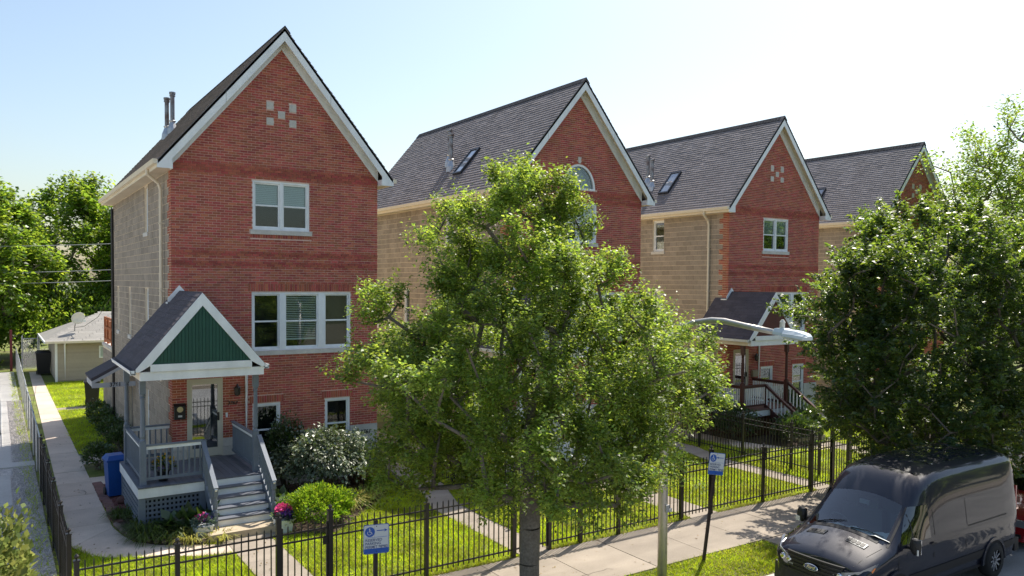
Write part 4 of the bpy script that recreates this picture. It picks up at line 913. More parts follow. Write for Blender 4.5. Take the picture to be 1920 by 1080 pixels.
for i, ((x, y), lab, s, rz, pi) in enumerate((((16,-11.5),'tree across the street opposite the first house',.68,.3,1), ((31,-12.5),'tree across the street opposite the third house',.72,1.9,2), ((40,-11),'tree across the street beyond the parked van',.9,.2,0), ((49,-13),'second tree across the street beyond the van',1.0,1.4,1), ((58,-11.5),'third tree across the street beyond the van',.95,2.2,2), ((68,-13),'fourth tree across the street beyond the van',1.05,.9,3), ((79,-12),'fifth tree across the street beyond the van',1.0,2.9,4), ((91,-13),'sixth tree across the street beyond the van',1.1,.5,0), ((105,-12),'farthest tree across the street beyond the van',1.1,1.7,1), ((-4,75),'dark tree between two taller back trees',1.25,1.1,0), ((16,78),'tree far behind the garage hidden by the house wall',1.05,2.0,1), ((-26,72),'outermost tree at the left edge beyond the alley',1.2,.7,2), ((-13,80),'tree at the back of the far left group',1.3,2.6,3), ((21,92),'tree seen in the gap between the first two roofs',1.0,.4,4))):
    c = copy_tree(protos[pi]); c.location = (x, y, 0); c.rotation_euler = (0,0,rz); c.scale = (s,s,s*1.02); c['label'] = lab
# ------------------------------------------------------------------ shrubs and flowers
def cloud(n, c, r, lsize, m, seed, wid=.6, flat=.7, up=.4, hollow=.55, name='foliage'):
    rng = np.random.default_rng(seed); th = rng.normal(size=(n,3)); th[:,2] = np.abs(th[:,2])*1.0-.25; th = norm(th); ph = rng.uniform(0,6.28,4)
    q = rng.uniform(hollow**3,1,n)**(1/3); a = np.arctan2(th[:,1], th[:,0]); lump = 1+.14*np.sin(3*a+ph[0]+4*th[:,2])+.10*np.sin(7*a+ph[1]-5*th[:,2])+.06*np.sin(13*a+ph[2]+9*th[:,2])
    p = np.array(c) + th*(q*lump)[:,None]*np.array(r); d = th*.8+rng.normal(0,.5,(n,3))+np.array((0,0,up)); return np_mesh(name, leaves(p, d, lsize, wid, rng, flat), 4, m)
def shrub(name, label, loc, r, n, lsize, m, seed, zc=None, group=None, wid=.6, stems=8, flat=.7, up=.4, hollow=.5, cat='shrub'):
    S = thing(name, label, cat, loc, 0, group); zc = r[2]*.55 if zc is None else zc
    link('foliage', cloud(n, (0,0,zc), (r[0], r[1], r[2]*.62), lsize, m, seed, wid, flat, up, hollow), S); rng = np.random.default_rng(seed); k = MB()
    for i in range(stems):
        a = rng.uniform(0,6.28); e = (r[0]*.7*math.cos(a), r[1]*.7*math.sin(a), zc+r[2]*.2*rng.uniform(-.3,1)); k.tube([(rng.uniform(-.08,.08), rng.uniform(-.08,.08), 0), (e[0]*.4, e[1]*.4, zc*.6), e], [.02,.015,.006], 5)
    stuff(k.build('stems', bark_m, S, fix=False)); return S
shrub('viburnum', 'large glossy leaved shrub before the lower windows of the nearest house', (7.28, 20.05, 0), (1.25,.95,1.5), 9500, .098, leaf_mat('viburnum_leaf', (.15,.19,.115), (.22,.30,.07), .45, 1.0, .42, .2), 51, .85, stems=14, flat=.9, wid=.7, hollow=.5, up=-.5)  # leaf base colour paled to carry part of the white glare
shrub('viburnum', 'darker shrub squeezed between stairs and glossy shrub', (6.5, 21.0, 0), (.58,.50,1.6), 3600, .095, leaf_d, 52, .95, stems=8)
shrub('yew', 'low bright green evergreen mound beside the porch stairs', (6.25, 17.75, 0), (.85,.66,.85), 8000, .075, leaf_e, 53, .34, wid=.45, stems=6, hollow=.75, flat=.6)
shrub('small_shrub', 'small dark shrub under the number on the stone base', (8.75, 20.75, 0), (.55,.5,.95), 1900, .08, leaf_d, 54, .45)
shrub('small_shrub', 'reddish bronze shrub beside the daylilies', (8.25, 19.7, 0), (.38,.34,.55), 1500, .06, leaf_mat('bronze_leaf', (.16,.09,.045), (.3,.16,.06)), 55, .28)
shrub('small_shrub', 'yellow green shrub in front of the bronze shrub', (8.55, 19.35, 0), (.40,.36,.5), 1700, .06, leaf_e, 56, .25)
for i, (x, y, r, lab) in enumerate(((3.45,28.9,.42,'nearest shrub along the block side wall'), (3.45,31.0,.48,'second shrub along the block side wall'), (3.42,33.3,.50,'third shrub along the block side wall'), (3.4,35.4,.45,'farthest shrub along the block side wall'), (2.5,26.4,.40,'low plant between the side walk and the tan planter'))):
    shrub('wall_shrub', lab, (x, y, 0), (r, r*1.5, .75), 1500, .09, leaf_d, 60+i, .35, group='shrubs along the side wall')
shrub('corner_shrub', 'pale green young shrub at the lower left corner', (-.12, 14.2, 0), (.62,.62,2.0), 1900, .13, leaf_mat('pale_leaf', (.17,.22,.06), (.4,.46,.12)), 70, 1.0, stems=10, up=.9, hollow=.2)
for i, (x, y, r, h, lab) in enumerate(((22.85,19.6,.9,1.15,'dark bush at the left front corner of the brown porch'), (24.1,17.9,.85,.95,'dark low bush before the brown porch'), (25.3,18.25,.6,1.0,'bush beside the brown porch stairs'), (22.6,21.3,.85,2.4,'tall rhododendron left of the brown porch'), (27.0,20.3,.8,1.3,'bush right of the brown porch stairs'), (12.75,19.2,.8,1.1,'bush at the corner of the second porch behind the street tree'))):
    shrub('garden_bush', lab, (x, y, 0), (r, r*.9, h), 3000, .11, leaf_d, 80+i, h*.45, group='bushes round the farther porches')
def straps(n, L, m, seed, r, name='blades', wid=.022, up=1.1):
    rng = np.random.default_rng(seed); a = rng.uniform(0,6.28,n); q = np.sqrt(rng.uniform(0,1,n))*r; b = np.stack([np.cos(a)*q, np.sin(a)*q, np.zeros(n)],1)
    d = np.stack([np.cos(a)+rng.normal(0,.5,n), np.sin(a)+rng.normal(0,.5,n), np.full(n,up)+rng.normal(0,.3,n)],1); d = norm(d); l = (L*rng.uniform(.6,1.2,n))[:,None]; s = norm(np.cross(d,(0,0,1.)))*wid/2
    m1 = b+d*l*.55; h = norm(d*np.array((1,1,0))+1e-6); tip = m1+h*l*.40-np.array((0,0,1))*l*rng.uniform(-.05,.35,n)[:,None]
    V = np.concatenate([np.stack([b-s,b+s,m1+s,m1-s],1), np.stack([m1-s,m1+s,tip+s*.2,tip-s*.2],1)]); return np_mesh(name, V, 4, m)
def tuft(name, label, loc, n, L, m, seed, r, cat='plant', group=None, **kw):
    o = link(name, straps(n, L, m, seed, r, name, **kw), None, loc); return tag(o, label, cat, group)
for i, (x, y, m, lab, n, L) in enumerate(((2.75,19.25,leaf_g,'grassy clump at the left corner of the porch lattice',240,.60),(2.72,18.6,leaf_g,'grassy clump at the bend of the curved walk',240,.55),(3.15,18.3,leaf_g,'grassy clump before the porch lattice',220,.5),(3.5,18.0,leaf_f,'yellowing grassy clump left of the white planter',160,.45),(4.05,17.75,leaf_f,'small strap leaved plant against the concrete step',70,.40),(7.35,18.55,leaf_f,'yellow daylily clump behind the evergreen mound',260,.7),(7.95,19.0,leaf_f,'yellow daylily clump beside the lawn edge',240,.65),(7.0,19.1,leaf_g,'greener daylily clump under the glossy shrub',160,.6),(2.5,20.6,leaf_g,'grassy clump beside the left side of the porch',160,.45))):
    tuft('daylily', lab, (x, y, .02), n, L, m, 100+i, .20, group='strap leaved clumps in the front beds')
for i, (x, y, lab) in enumerate(((3.45,18.72,'hosta close to the porch lattice'),(3.85,18.6,'hosta beside the left stair post'),(5.75,19.1,'hosta right of the porch stairs'),(5.75,18.4,'leafy hosta behind the right white planter'))):
    o = link('hosta', cloud(90, (0,0,.16), (.36,.34,.22), .26, leaf_d, 120+i, .7, .8, .3, .4, 'hosta'), None, (x, y, .02)); tag(o, lab, 'plant', 'hostas round the porch stairs')
# white planters with flowers
def planter(label, loc, seed, bloom, n):
    P = thing('flower_planter', label, 'planter', loc, .12, 'white planters by the concrete step'); k = MB(); a, t, h = .145, .175, .30
    k.v = [(-a,-a,0),(a,-a,0),(a,a,0),(-a,a,0),(-t,-t,h),(t,-t,h),(t,t,h),(-t,t,h)]; k.f = [(3,2,1,0)]+[(j,(j+1)%4,4+(j+1)%4,4+j) for j in range(4)]; k.box((-t-.012,-t-.012,h-.03),(t+.012,t+.012,h)); k.build('pot', white_m, P)
    link('leaves', cloud(260, (0,0,h+.02), (.22,.22,.16), .10, leaf_mat('grey_leaf%d' % seed, (.14,.20,.17), (.1,.16,.1)), seed, .5), P)
    for j, (m, q) in enumerate(bloom): link('blossoms', cloud(n, (q[0],q[1],h+.10+q[2]), (.13,.12,.12), .07, m, seed+j, .8, .5, .5, .3), P)
planter('white planter with tall pink flowers right of the concrete step', (5.42, 17.62, 0), 130, ((pink_m,(-.05,0,.10)),(pink_m,(.10,.02,.05)),(purple_m,(.02,-.10,-.03))), 130)
planter('white planter with pink and purple flowers left of the stairs', (3.78, 18.1, 0), 140, ((pink_m,(0,0,.0)),(purple_m,(.07,.03,-.01))), 70)
P = thing('flower_pot', 'dark pot with yellow flowers on the slate blue porch', 'flower pot', (3.22, 19.62, 1.03)); MB().lathe((0,0,0),[(.10,0),(.14,.22),(.15,.24),(.13,.24)],12).build('pot', black_pl, P); link('leaves', cloud(160,(0,0,.3),(.24,.16,.22),.10,leaf_d,150,.5), P); link('blossoms', cloud(60,(0,0,.38),(.26,.18,.20),.07,yellow_m,151,.8,.5,.5,.6), P); link('purple_blossoms', cloud(30,(.05,-.05,.28),(.15,.12,.12),.06,purple_m,152,.8,.5,.5,.6), P)
# edging stones along the curved walk
edge = [(2.28,20.0),(2.36,19.3),(2.5,18.72),(2.85,18.26),(3.3,17.93),(3.7,17.76),(3.95,17.70)]
st_m = M('edging_stone', (.20,.15,.125), .9, var=(4,.25), island=.25, bump=(25,.6)); pts = []
for (xa,ya),(xb,yb) in zip(edge[:-1], edge[1:]):
    n = max(1, int(math.hypot(xb-xa,yb-ya)/.155)); pts += [(xa+(xb-xa)*t/n, ya+(yb-ya)*t/n) for t in range(n)]
stm = []
for v in range(4):
    k = MB(); k.sphere((0,0,0), .075, 8, 5, (1,1,.8)); k.v = [(x*(1+RNG.uniform(-.18,.18)), y*(1+RNG.uniform(-.18,.18)), z) for x,y,z in k.v]; stm.append(k.mesh('edging_stone', st_m, True))
for i, (x, y) in enumerate(pts):
    o = link('edging_stone', stm[i % 4], None, (x+RNG.uniform(-.015,.015), y+RNG.uniform(-.015,.015), .05), (0,0,RNG.uniform(0,6))); tag(o, 'rounded stone in the edging row of the curved bed', 'stone', 'edging stones of the front bed')
k = MB(); k.sphere((0,0,0), .2, 9, 6, (1,1,.6)); k.v = [(x*1.3*(1+RNG.uniform(-.1,.1)), y, z) for x,y,z in k.v]; o = link('rock', k.mesh('rock', M('red_rock', (.10,.045,.04), .9, bump=(20,.6)), True), None, (2.75,22.0,.09)); tag(o, 'dark red rock at the foot of the blue bin', 'rock')
for i in range(12):
    o = link('paver', MB().box((-.11,-.17,0),(.11,.17,.05)).mesh('paver', M('red_paver', (.20,.10,.085), .9, island=.2, var=(6,.2))), None, (2.31+RNG.uniform(-.02,.02), 20.4+.36*i, 0), (0,RNG.uniform(-.05,.05),RNG.uniform(-.1,.1))); tag(o, 'reddish paver in the row edging the side walk', 'paver', 'pavers edging the side walk')
for i, (x, y, s) in enumerate(((-7,60.5,1.3),(-2.5,61,1.15),(1.6,61.5,1.2),(6.5,61,1.3),(11,62,1.2),(-12,61,1.4),(-3.8,62.5,1.6),(4,63,1.7),(9.5,63.5,1.7),(-9.5,63,1.7))):
    shrub('alley_shrub', ('bushy undergrowth left of the red post','undergrowth behind the red post','undergrowth behind the chain link gate','undergrowth behind the garage roof','undergrowth behind the garage by the house corner','undergrowth at the far left edge','taller thicket above the chain link gate','taller thicket above the garage roof','taller thicket beside the house wall','taller thicket behind the driveway')[i], (x, y, 0), (2.3*s, 1.5*s, 2.6*s), 1700, .26, leaf_c, 300+i, 1.5*s, group='undergrowth along the alley', stems=6)
def litter(name, x0, y0, x1, y1, n, m, seed, z=.004):
    rng = np.random.default_rng(seed); p = np.column_stack([rng.uniform(x0,x1,n), y0+(y1-y0)*rng.uniform(0,1,n)**1.6, np.full(n,z)]); d = np.column_stack([rng.normal(0,1,n), rng.normal(0,1,n), rng.normal(0,.12,n)]); return stuff(link(name, np_mesh(name, leaves(p, d, .06, .55, rng, 1.2, .1), 4, m)))
fl_m = leaf_mat('fallen_leaf', (.22,.15,.06), (.3,.2,.08), .5, .3, .6, .2)
litter('fallen_leaves', 3, 13.3, 18, 11.5, 260, fl_m, 501); litter('lawn_litter', 1, 13.6, 12, 18, 200, fl_m, 502, .03); litter('walk_litter', 1.4, 18, 2.2, 36, 60, fl_m, 503)
rng_ = np.random.default_rng(77)
for (x, y, a, L) in ((6.2,12.2,.3,1.0),(12.0,12.9,-.5,.8),(9.4,11.8,1.2,.9),(1.7,24,.2,.7),(1.8,31,1.3,.6)):
    k = MB(); p = Vector((x,y,.0035)); pts = [p.copy()]
    for i in range(7): a += rng_.normal(0,.45); p = p+Vector((math.cos(a),math.sin(a),0))*L/7; pts.append(p.copy())
    for q, s in zip(pts[:-1], pts[1:]): d = (s-q).normalized(); nrm = Vector((-d.y,d.x,0))*.005; k.quad(q-nrm, s-nrm, s+nrm, q+nrm)
    k.build('crack', M('crack_dark', (.06,.05,.045), .95), pav, fix=False)
def stones(name, boxes, dens, r0, r1, m, seed):
    rng = np.random.default_rng(seed); P = []
    for x0, y0, x1, y1 in boxes: k = int((x1-x0)*(y1-y0)*dens); P.append(np.column_stack([rng.uniform(x0,x1,k), rng.uniform(y0,y1,k), rng.uniform(-.012,.012,k)]))
    P = np.concatenate(P); n = len(P); r = rng.uniform(r0, r1, (n,3))*np.array((1,1,.7)); a = rng.uniform(0,6.28,n)
    ex = np.column_stack([np.cos(a), np.sin(a), rng.normal(0,.2,n)])*r[:,:1]; ey = np.column_stack([-np.sin(a), np.cos(a), rng.normal(0,.2,n)])*r[:,1:2]; ez = np.column_stack([rng.normal(0,.2,n), rng.normal(0,.2,n), np.ones(n)])*r[:,2:]
    T = [P+ez, P+ex, P+ey, P-ex, P-ey]; V = np.stack([np.stack([T[0],T[1],T[2]],1), np.stack([T[0],T[2],T[3]],1), np.stack([T[0],T[3],T[4]],1), np.stack([T[0],T[4],T[1]],1)],1).reshape(-1,3,3)
    return stuff(link(name, np_mesh(name, V, 3, m)))
stones('gravel', [(-3.5,13.4,.92,23.1),(.34,23.1,.92,27.8),(.40,28.7,.92,43.3)], 900, .014, .032, M('gravel_stone', (.50,.46,.43), .9, var=(6,.25), island=.35), 401)
stones('lava_gravel', [(2.27,21.5,2.68,24.2)], 900, .02, .045, M('lava_stone', (.17,.065,.055), .9, island=.4), 402)
# ------------------------------------------------------------------ lawns
def inside(p, poly):
    x, y = p[:,0], p[:,1]; r = np.zeros(len(p), bool); n = len(poly)
    for i in range(n):
        x0, y0 = poly[i]; x1, y1 = poly[(i+1) % n]; c = ((y0 > y) != (y1 > y)) & (x < (x1-x0)*(y-y0)/((y1-y0) if y1 != y0 else 1e-9)+x0); r ^= c
    return r
HOLES = []
for dx, dy in ((0,0),(10,-.3),(20.38,-.3)):
    HOLES += [rect(4.13+dx,13.2,5.1+dx,17.36), rect(4.0+dx,17.3,5.5+dx,17.75), rect(9.13+dx,13.2,9.92+dx,17.4), [(9.13+dx,17.4),(9.92+dx,17.4),(10.6+dx,19.5),(10.62+dx,30),(9.88+dx,30),(9.83+dx,19.9)], rect(1.28+dx,18.96,2.22+dx,60),
              [(1.4+dx,18.95),(1.6+dx,18.1),(2+dx,17.75),(2.5+dx,17.5),(2.95+dx,17.3),(3.4+dx,16.98),(4.14+dx,16.8),(4.14+dx,17.37),(3.3+dx,17.87),(2.45+dx,18.66),(2.2+dx,20)]]
HOLES += [rect(3.7,21.5,9.6,34), rect(13.7,21,19.6,34), rect(24.1,21,30,34), rect(2.6,17.7,5.5,21.7), rect(12.6,17.4,15.4,21.4), rect(23,17.4,25.9,21.4), [(2.25,20),(2.45,18.7),(3.3,17.9),(4,17.7),(4,21.5),(2.25,24.3)], [(5.6,17.3),(6.4,16.9),(7,17.5),(7.9,18.4),(8.9,19.6),(9.1,21.6),(5.4,21.6)], rect(2.2,39.2,3.7,40), rect(2.2,24.4,3.6,28.8), rect(14.3,10.1,15.9,11.5), [(22.6,21.2),(22.6,19.5),(23.2,17.6),(24.2,17.2),(25,18.6),(25,21.1)]]
def lawn(name, x0, y0, x1, y1, dens, m, h, seed, z=-.02, slope=0, keep=None, tip=.85):
    rng = np.random.default_rng(seed); n = int((x1-x0)*(y1-y0)*dens); p = np.stack([rng.uniform(x0,x1,n), rng.uniform(y0,y1,n)],1)
    if keep is not None: p = p[keep(p, rng)]
    ok = np.ones(len(p), bool)
    for H_ in HOLES: ok &= ~inside(p, H_)
    p = p[ok]; n = len(p); a = rng.uniform(0,6.28,n); hh = h*rng.uniform(.5,1.3,n)*(1+.35*np.sin(p[:,0]*2.1+1)*np.sin(p[:,1]*1.7)); w = .010; b = np.column_stack([p, np.full(n,z)+slope*(p[:,1]-y0)])
    s = np.column_stack([np.cos(a)*w, np.sin(a)*w, np.zeros(n)]); l = np.column_stack([rng.normal(0,tip,n)*hh, rng.normal(0,tip,n)*hh, hh]); V = np.stack([b-s, b+s, b+l],1)
    return stuff(link(name, np_mesh(name, V, 3, m)))
lawn('lawn_grass', .98, 13.40, 10.9, 22, 1500, grass_m, .075, 201); lawn('lawn_grass', 10.9, 13.40, 21, 21.5, 900, grass_m, .075, 202); lawn('lawn_grass', 21, 13.40, 32, 20, 550, grass_m, .08, 203)
lawn('back_lawn_grass', 2.2, 27, 9.5, 50, 550, grass_m, .09, 204); lawn('parkway_grass', -2, 10.2, 14.3, 11.38, 1500, grass_m, .07, 205, -.15, .105); lawn('parkway_grass', 15.9, 10.2, 40, 11.38, 500, grass_m, .07, 206, -.15, .105)
dry = lambda p, r: (np.sin(p[:,0]*1.3+.5)*np.sin(p[:,1]*2.1)+.5*np.sin(p[:,0]*3.1+p[:,1]*2)) > r.uniform(-.5,1.0,len(p))
lawn('dry_grass', .98, 13.4, 21, 21, 500, grass_dry, .07, 207, keep=dry); lawn('parkway_dry_grass', -2, 10.2, 14.3, 11.38, 900, grass_dry, .065, 208, -.15, .105, keep=dry)
edge_ = lambda p, r: (p[:,1] < 13.42+r.exponential(.06,len(p)))
lawn('verge_grass', .98, 13.36, 31, 13.75, 900, grass_dry, .07, 209, keep=edge_, tip=.8)
for x0, sd in ((.62,210),(1.06,211)): lawn('fence_weeds', x0, 13.5, x0+.24, 56, 150, grass_m, .13, sd)
# ------------------------------------------------------------------ the van
navy = M('navy_paint', (.004,.006,.016), .5, metal=.0, spec=.2, coat=1.0)
rub = M('black_trim', (.014,.014,.015), .55); chrome = M('chrome', (.75,.76,.78), .12, metal=1); tyre_m = M('tyre', (.014,.014,.014), .85)
win_m = glass_mat('windscreen', (.86,.97,.97), 2.2, .01); side_gl = M('dark_glass', (.004,.005,.006), .03, spec=1.0, coat=1)
def pl(x, pts):
    return float(np.interp(x, [p[0] for p in pts], [p[1] for p in pts]))
VX, VS = 12.62, .945
V = thing('van', 'dark navy high-roofed van parked at the kerb', 'van', (VX, 8.88, -.3)); V.scale = (VS,1,1)
TOP = [(0,.86),(.06,.98),(.16,1.06),(.4,1.17),(.7,1.27),(.95,1.35),(1.05,1.42),(1.35,1.66),(1.72,1.96),(1.80,2.03),(2.05,2.25),(2.3,2.38),(2.7,2.47),(3.2,2.51),(4.5,2.52),(5.75,2.50),(5.92,2.45),(5.98,2.36)]
SHO = [(0,.80),(.06,.90),(.16,.97),(.4,1.06),(.7,1.14),(.95,1.22),(1.05,1.28),(1.35,1.52),(1.72,1.83),(1.80,1.90),(2.05,2.13),(2.3,2.25),(2.7,2.33),(3.2,2.36),(5.75,2.36),(5.92,2.32),(5.98,2.24)]
YSH = [(0,.66),(.06,.74),(.16,.80),(.4,.86),(.7,.89),(.95,.885),(1.05,.875),(1.35,.845),(1.72,.81),(2.05,.80),(2.3,.81),(2.7,.815),(5.75,.815),(5.92,.80),(5.98,.74)]
YB = [(0,.80),(.06,.88),(.16,.93),(.4,.98),(.7,1.0),(1.2,1.02),(2,1.03),(5.5,1.03),(5.85,1.0),(5.98,.94)]
ST = sorted({0,.03,.06,.10,.16,.25,.4,.55,.7,.82,.95,1.05,1.2,1.35,1.5,1.62,1.72,1.80,1.92,2.05,2.18,2.3,2.5,2.7,2.95,3.2,3.7,4.2,4.7,5.2,5.5,5.7,5.82,5.9,5.95,5.98})
NS, NTP = 17, 9
def section(x):
    zt, zs, ys, yb = pl(x,TOP), pl(x,SHO), pl(x,YSH), pl(x,YB); zlo = .30; belt = min(1.18, zs-.06)
    side = []
    for i in range(NS):
        t = i/(NS-1); z = zlo+(zs-zlo)*t
        if z <= belt: u = (z-zlo)/(belt-zlo); y = yb-.07*(1-u)**2-.022*math.exp(-((u-.72)/.10)**2)+.006*math.exp(-((u-.90)/.06)**2)
        else: u = (z-belt)/max(zs-belt,1e-3); y = yb+(ys-yb)*(.75*u+.25*u**6)
        side.append((y, z))
    top = []
    for i in range(1, NTP+1):
        t = i/NTP; y = ys*(1-t); z = zs+(zt-zs)*(1-(1-t)**3.2 if x > 1.75 else math.sin(t*math.pi/2)**.85); top.append((y, z))
    return side+top
secs = [section(x) for x in ST]; NP = NS+NTP
def grid_faces(cond):
    k = MB()
    for s_ in (1, -1):
        for i in range(len(ST)-1):
            for j in range(NP-1):
                xm = (ST[i]+ST[i+1])/2
                if cond(xm, j):
                    q = [(ST[i], s_*secs[i][j][0], secs[i][j][1]), (ST[i+1], s_*secs[i+1][j][0], secs[i+1][j][1]), (ST[i+1], s_*secs[i+1][j+1][0], secs[i+1][j+1][1]), (ST[i], s_*secs[i][j+1][0], secs[i][j+1][1])]
                    k.quad(*q)
    return k
import bmesh
def weld_build(k, name, m, parent, smooth=True, bev=None):
    me = k.mesh(name, m, smooth); b = bmesh.new(); b.from_mesh(me); bmesh.ops.remove_doubles(b, verts=b.verts, dist=.0015); bmesh.ops.recalc_face_normals(b, faces=b.faces); b.to_mesh(me); b.free()
    if smooth: me.polygons.foreach_set('use_smooth', [True]*len(me.polygons))
    return link(name, me, parent)
isw = lambda x, j: .99 < x < 1.72 and j >= NS
def arch(x, j):        # wheel-arch openings
    z = secs[min(range(len(ST)), key=lambda i: abs(ST[i]-x))][j][1]
    return False
body = weld_build(grid_faces(lambda x, j: not isw(x, j)), 'body', navy, V)
for s0, nm in ((0, 'front_panel'), (-1, 'rear_door')):
    k = MB(); pts = [(ST[s0], y, z) for y, z in secs[s0]]+[(ST[s0], -y, z) for y, z in secs[s0][::-1][1:]]; k.quad(*pts); k.build(nm, navy, V)
ws = weld_build(grid_faces(isw), 'windscreen', win_m, V)
# black band round the windscreen and cowl
k = MB()
for i in range(len(ST)-1):
    if .99 < (ST[i]+ST[i+1])/2 < 1.72:
        for s_ in (1,-1):
            a0, a1 = secs[i][NS-1], secs[i+1][NS-1]; b0, b1 = secs[i][NS], secs[i+1][NS]; o = .006
            f = lambda p, q, t: (p[0]+(q[0]-p[0])*t, p[1]+(q[1]-p[1])*t+o)
            A = f(a0,b0,0); B = f(a1,b1,0); C_ = f(a1,b1,.45); D_ = f(a0,b0,.45); k.quad((ST[i],s_*A[0],A[1]),(ST[i+1],s_*B[0],B[1]),(ST[i+1],s_*C_[0],C_[1]),(ST[i],s_*D_[0],D_[1]))
k.build('windscreen_seal', rub, V)
k = MB(); 
sec = [section(x) for x in (.91,1.0)]
for s_ in (1,-1):
    for j in range(NS+1, NP-1):
        q = [(.91,sec[0][j]),(1.0,sec[1][j]),(1.0,sec[1][j+1]),(.91,sec[0][j+1])]; k.quad(*[(x, s_*p[0], p[1]+.006) for x, p in q])
weld_build(k, 'cowl', rub, V)
# interior: dash, seats, mirror
dash = M('dash', (.10,.115,.12), .8); MB().box((.99,-.72,.9),(1.40,.72,1.25)).build('dashboard', dash, V); MB().box((1.3,-.88,.4),(5.8,.88,.45)).build('cab_floor', dash, V); MB().box((2.4,-.85,.4),(2.45,.85,2.2)).build('bulkhead', dash, V)
for y in (-.5,.12,.55):
    MB().box((1.75,y-.22,.45),(2.2,y+.22,.95)).box((2.1,y-.22,.95),(2.25,y+.22,1.55)).box((2.12,y-.12,1.56),(2.22,y+.12,1.75)).build('seat', M('seat_grey', (.12,.13,.135), .9), V)
k = MB(); pts = [(1.45+.0,.42+.19*math.cos(t),1.34+.19*math.sin(t)*.8) for t in np.linspace(0,2*math.pi,17)]; k.tube([(p[0]+(p[2]-1.34)*-.5,p[1],p[2]) for p in pts], .014, 6); k.build('steering_wheel', dash, V)
mz = 1.80; MB().box((1.62,-.10,1.74),(1.66,.10,1.82)).build('rear_view_mirror', M('mirror_back', (.3,.34,.34), .4), V)
pap = M('paper', (.85,.87,.84), .8, island=.08)
for i, (x, y, a, b, rz, t, lab) in enumerate(((1.06,.32,.14,.10,.3,.1,'white sheet of paper on the dash behind the steering wheel'),(1.12,.05,.17,.10,-.3,.15,'crumpled paper in the middle of the dash'),(1.05,-.22,.14,.09,.6,-.1,'folded paper right of the middle of the dash'),(1.08,-.55,.20,.15,.2,.2,'large creased paper at the right end of the dash'),(1.16,-.62,.12,.10,-.5,-.15,'small paper on top of the large creased one'))):
    k = MB(); k.v = [(-b,-a,0),(b,-a,.01),(b*.9,0,.05),(-b,0,.045),(b,a,.0),(-b*.8,a,.015)]; k.f = [(0,1,2,3),(3,2,4,5)]; o = k.build('paper', pap, None, fix=False); o.location = (VX+VS*(x+.12), 8.88+y, -.3+1.262+.012*i); o.scale = (1.35,1.35,1.35); o.rotation_euler = (0,t*.3,rz); tag(o, lab, 'paper', 'papers on the dashboard of the van')
# wipers
for ya, yb, xa, xb in ((.62,.05,1.0,1.10),(-.10,-.72,1.0,1.08)):
    za = lambda x, y: np.interp(y if y > 0 else -y, [q[0] for q in section(x)[NS-1:]][::-1], [q[1] for q in section(x)[NS-1:]][::-1])
    k = MB(); k.tube([(xa, ya, za(xa,ya)+.02),((xa+xb)/2,(ya+yb)/2,za((xa+xb)/2,(ya+yb)/2)+.03),(xb,yb,za(xb,yb)+.02)], [.012,.010,.006], 5); k.build('wiper', rub, V)
# bonnet vents
for y0 in (.42,-.42):
    def hz(x, y): s = section(x)[NS-1:]; return float(np.interp(abs(y), [q[0] for q in s][::-1], [q[1] for q in s][::-1]))
    k = MB(); xs = (.62,.76); dy = .19
    P = lambda x, y, o: (x, y, hz(x,y)+o); k.prism([P(xs[0],y0-dy,.004),P(xs[1],y0-dy*1.05,.004),P(xs[1],y0+dy*1.05,.004),P(xs[0],y0+dy,.004)], (0,0,.012)); v_ = k.build('bonnet_vent', chrome if False else M('vent_rim', (.10,.105,.11), .4, metal=.6), V)
    for i in range(4):
        a = y0-dy+.03+i*.088; MB().prism([P(xs[0]+.02,a,.017),P(xs[1]-.02,a,.017),P(xs[1]-.02,a+.072,.017),P(xs[0]+.02,a+.072,.017)], (0,0,.003)).build('vent_slot', rub, v_)
for s_ in (1,-1):      # shut lines of the bonnet
    k = MB(); xs_ = [.14,.3,.5,.7,.86]; yl = lambda x: s_*(.70+.16*(x-.14))
    for a, c in zip(xs_[:-1], xs_[1:]): k.quad((a,yl(a)-.006,hz(a,yl(a))+.004),(c,yl(c)-.006,hz(c,yl(c))+.004),(c,yl(c)+.006,hz(c,yl(c))+.004),(a,yl(a)+.006,hz(a,yl(a))+.004))
    k.build('bonnet_seam', rub, V, fix=False)
def front(y):          # x of the nose at lateral position y (rounded plan)
    return .0+.20*(abs(y)/.95)**3
k = MB()
for s_ in (0,): pass
# nose: built as a rounded shield in front of the body grid
def shield(y0, y1, z0, z1, off, name, m, ny=14, rake=.10, trap=0, parent=V):
    k = MB()
    for i in range(ny):
        a, b_ = y0+(y1-y0)*i/ny, y0+(y1-y0)*(i+1)/ny
        sc = lambda y, z: y*(1-trap*(z1-z)/(z1-z0))
        P = lambda y, z: (front(sc(y,z))-off+rake*(z-.45), sc(y,z), z)
        k.prism([P(a,z0),P(b_,z0),P(b_,z1),P(a,z1)], (.05,0,0))
    return k.build(name, m, parent)
shield(-.95,.95,.28,.62,.10,'bumper',rub,18); shield(-.90,.90,.62,.90,.07,'nose_panel',navy,18)
gl = shield(-.60,.60,.58,.95,.10,'grille',M('grille_black',(.008,.008,.009),.35),14,.10,.25)
for i in range(5): shield(-.56,.56,.62+i*.065,.645+i*.065,.118,'grille_bar',M('bar_gloss',(.02,.02,.022),.25),14,.10,.12,gl)
k = MB(); k.lathe((0,0,0),[(.001,-.012),(.135,-.012),(.15,-.004),(.15,.004)],28,'x'); k.v = [(x,y,z*.42) for x,y,z in k.v]; bd = k.build('badge', chrome, V); bd.location = (-.115,0,.80); bd.rotation_euler = (0,math.radians(8),0)
k = MB(); k.lathe((0,0,0),[(.001,-.016),(.132,-.016),(.132,-.0125)],28,'x'); k.v = [(x,y,z*.40) for x,y,z in k.v]; k.build('badge_oval', M('badge_blue', (.03,.06,.16), .2, coat=1), bd)
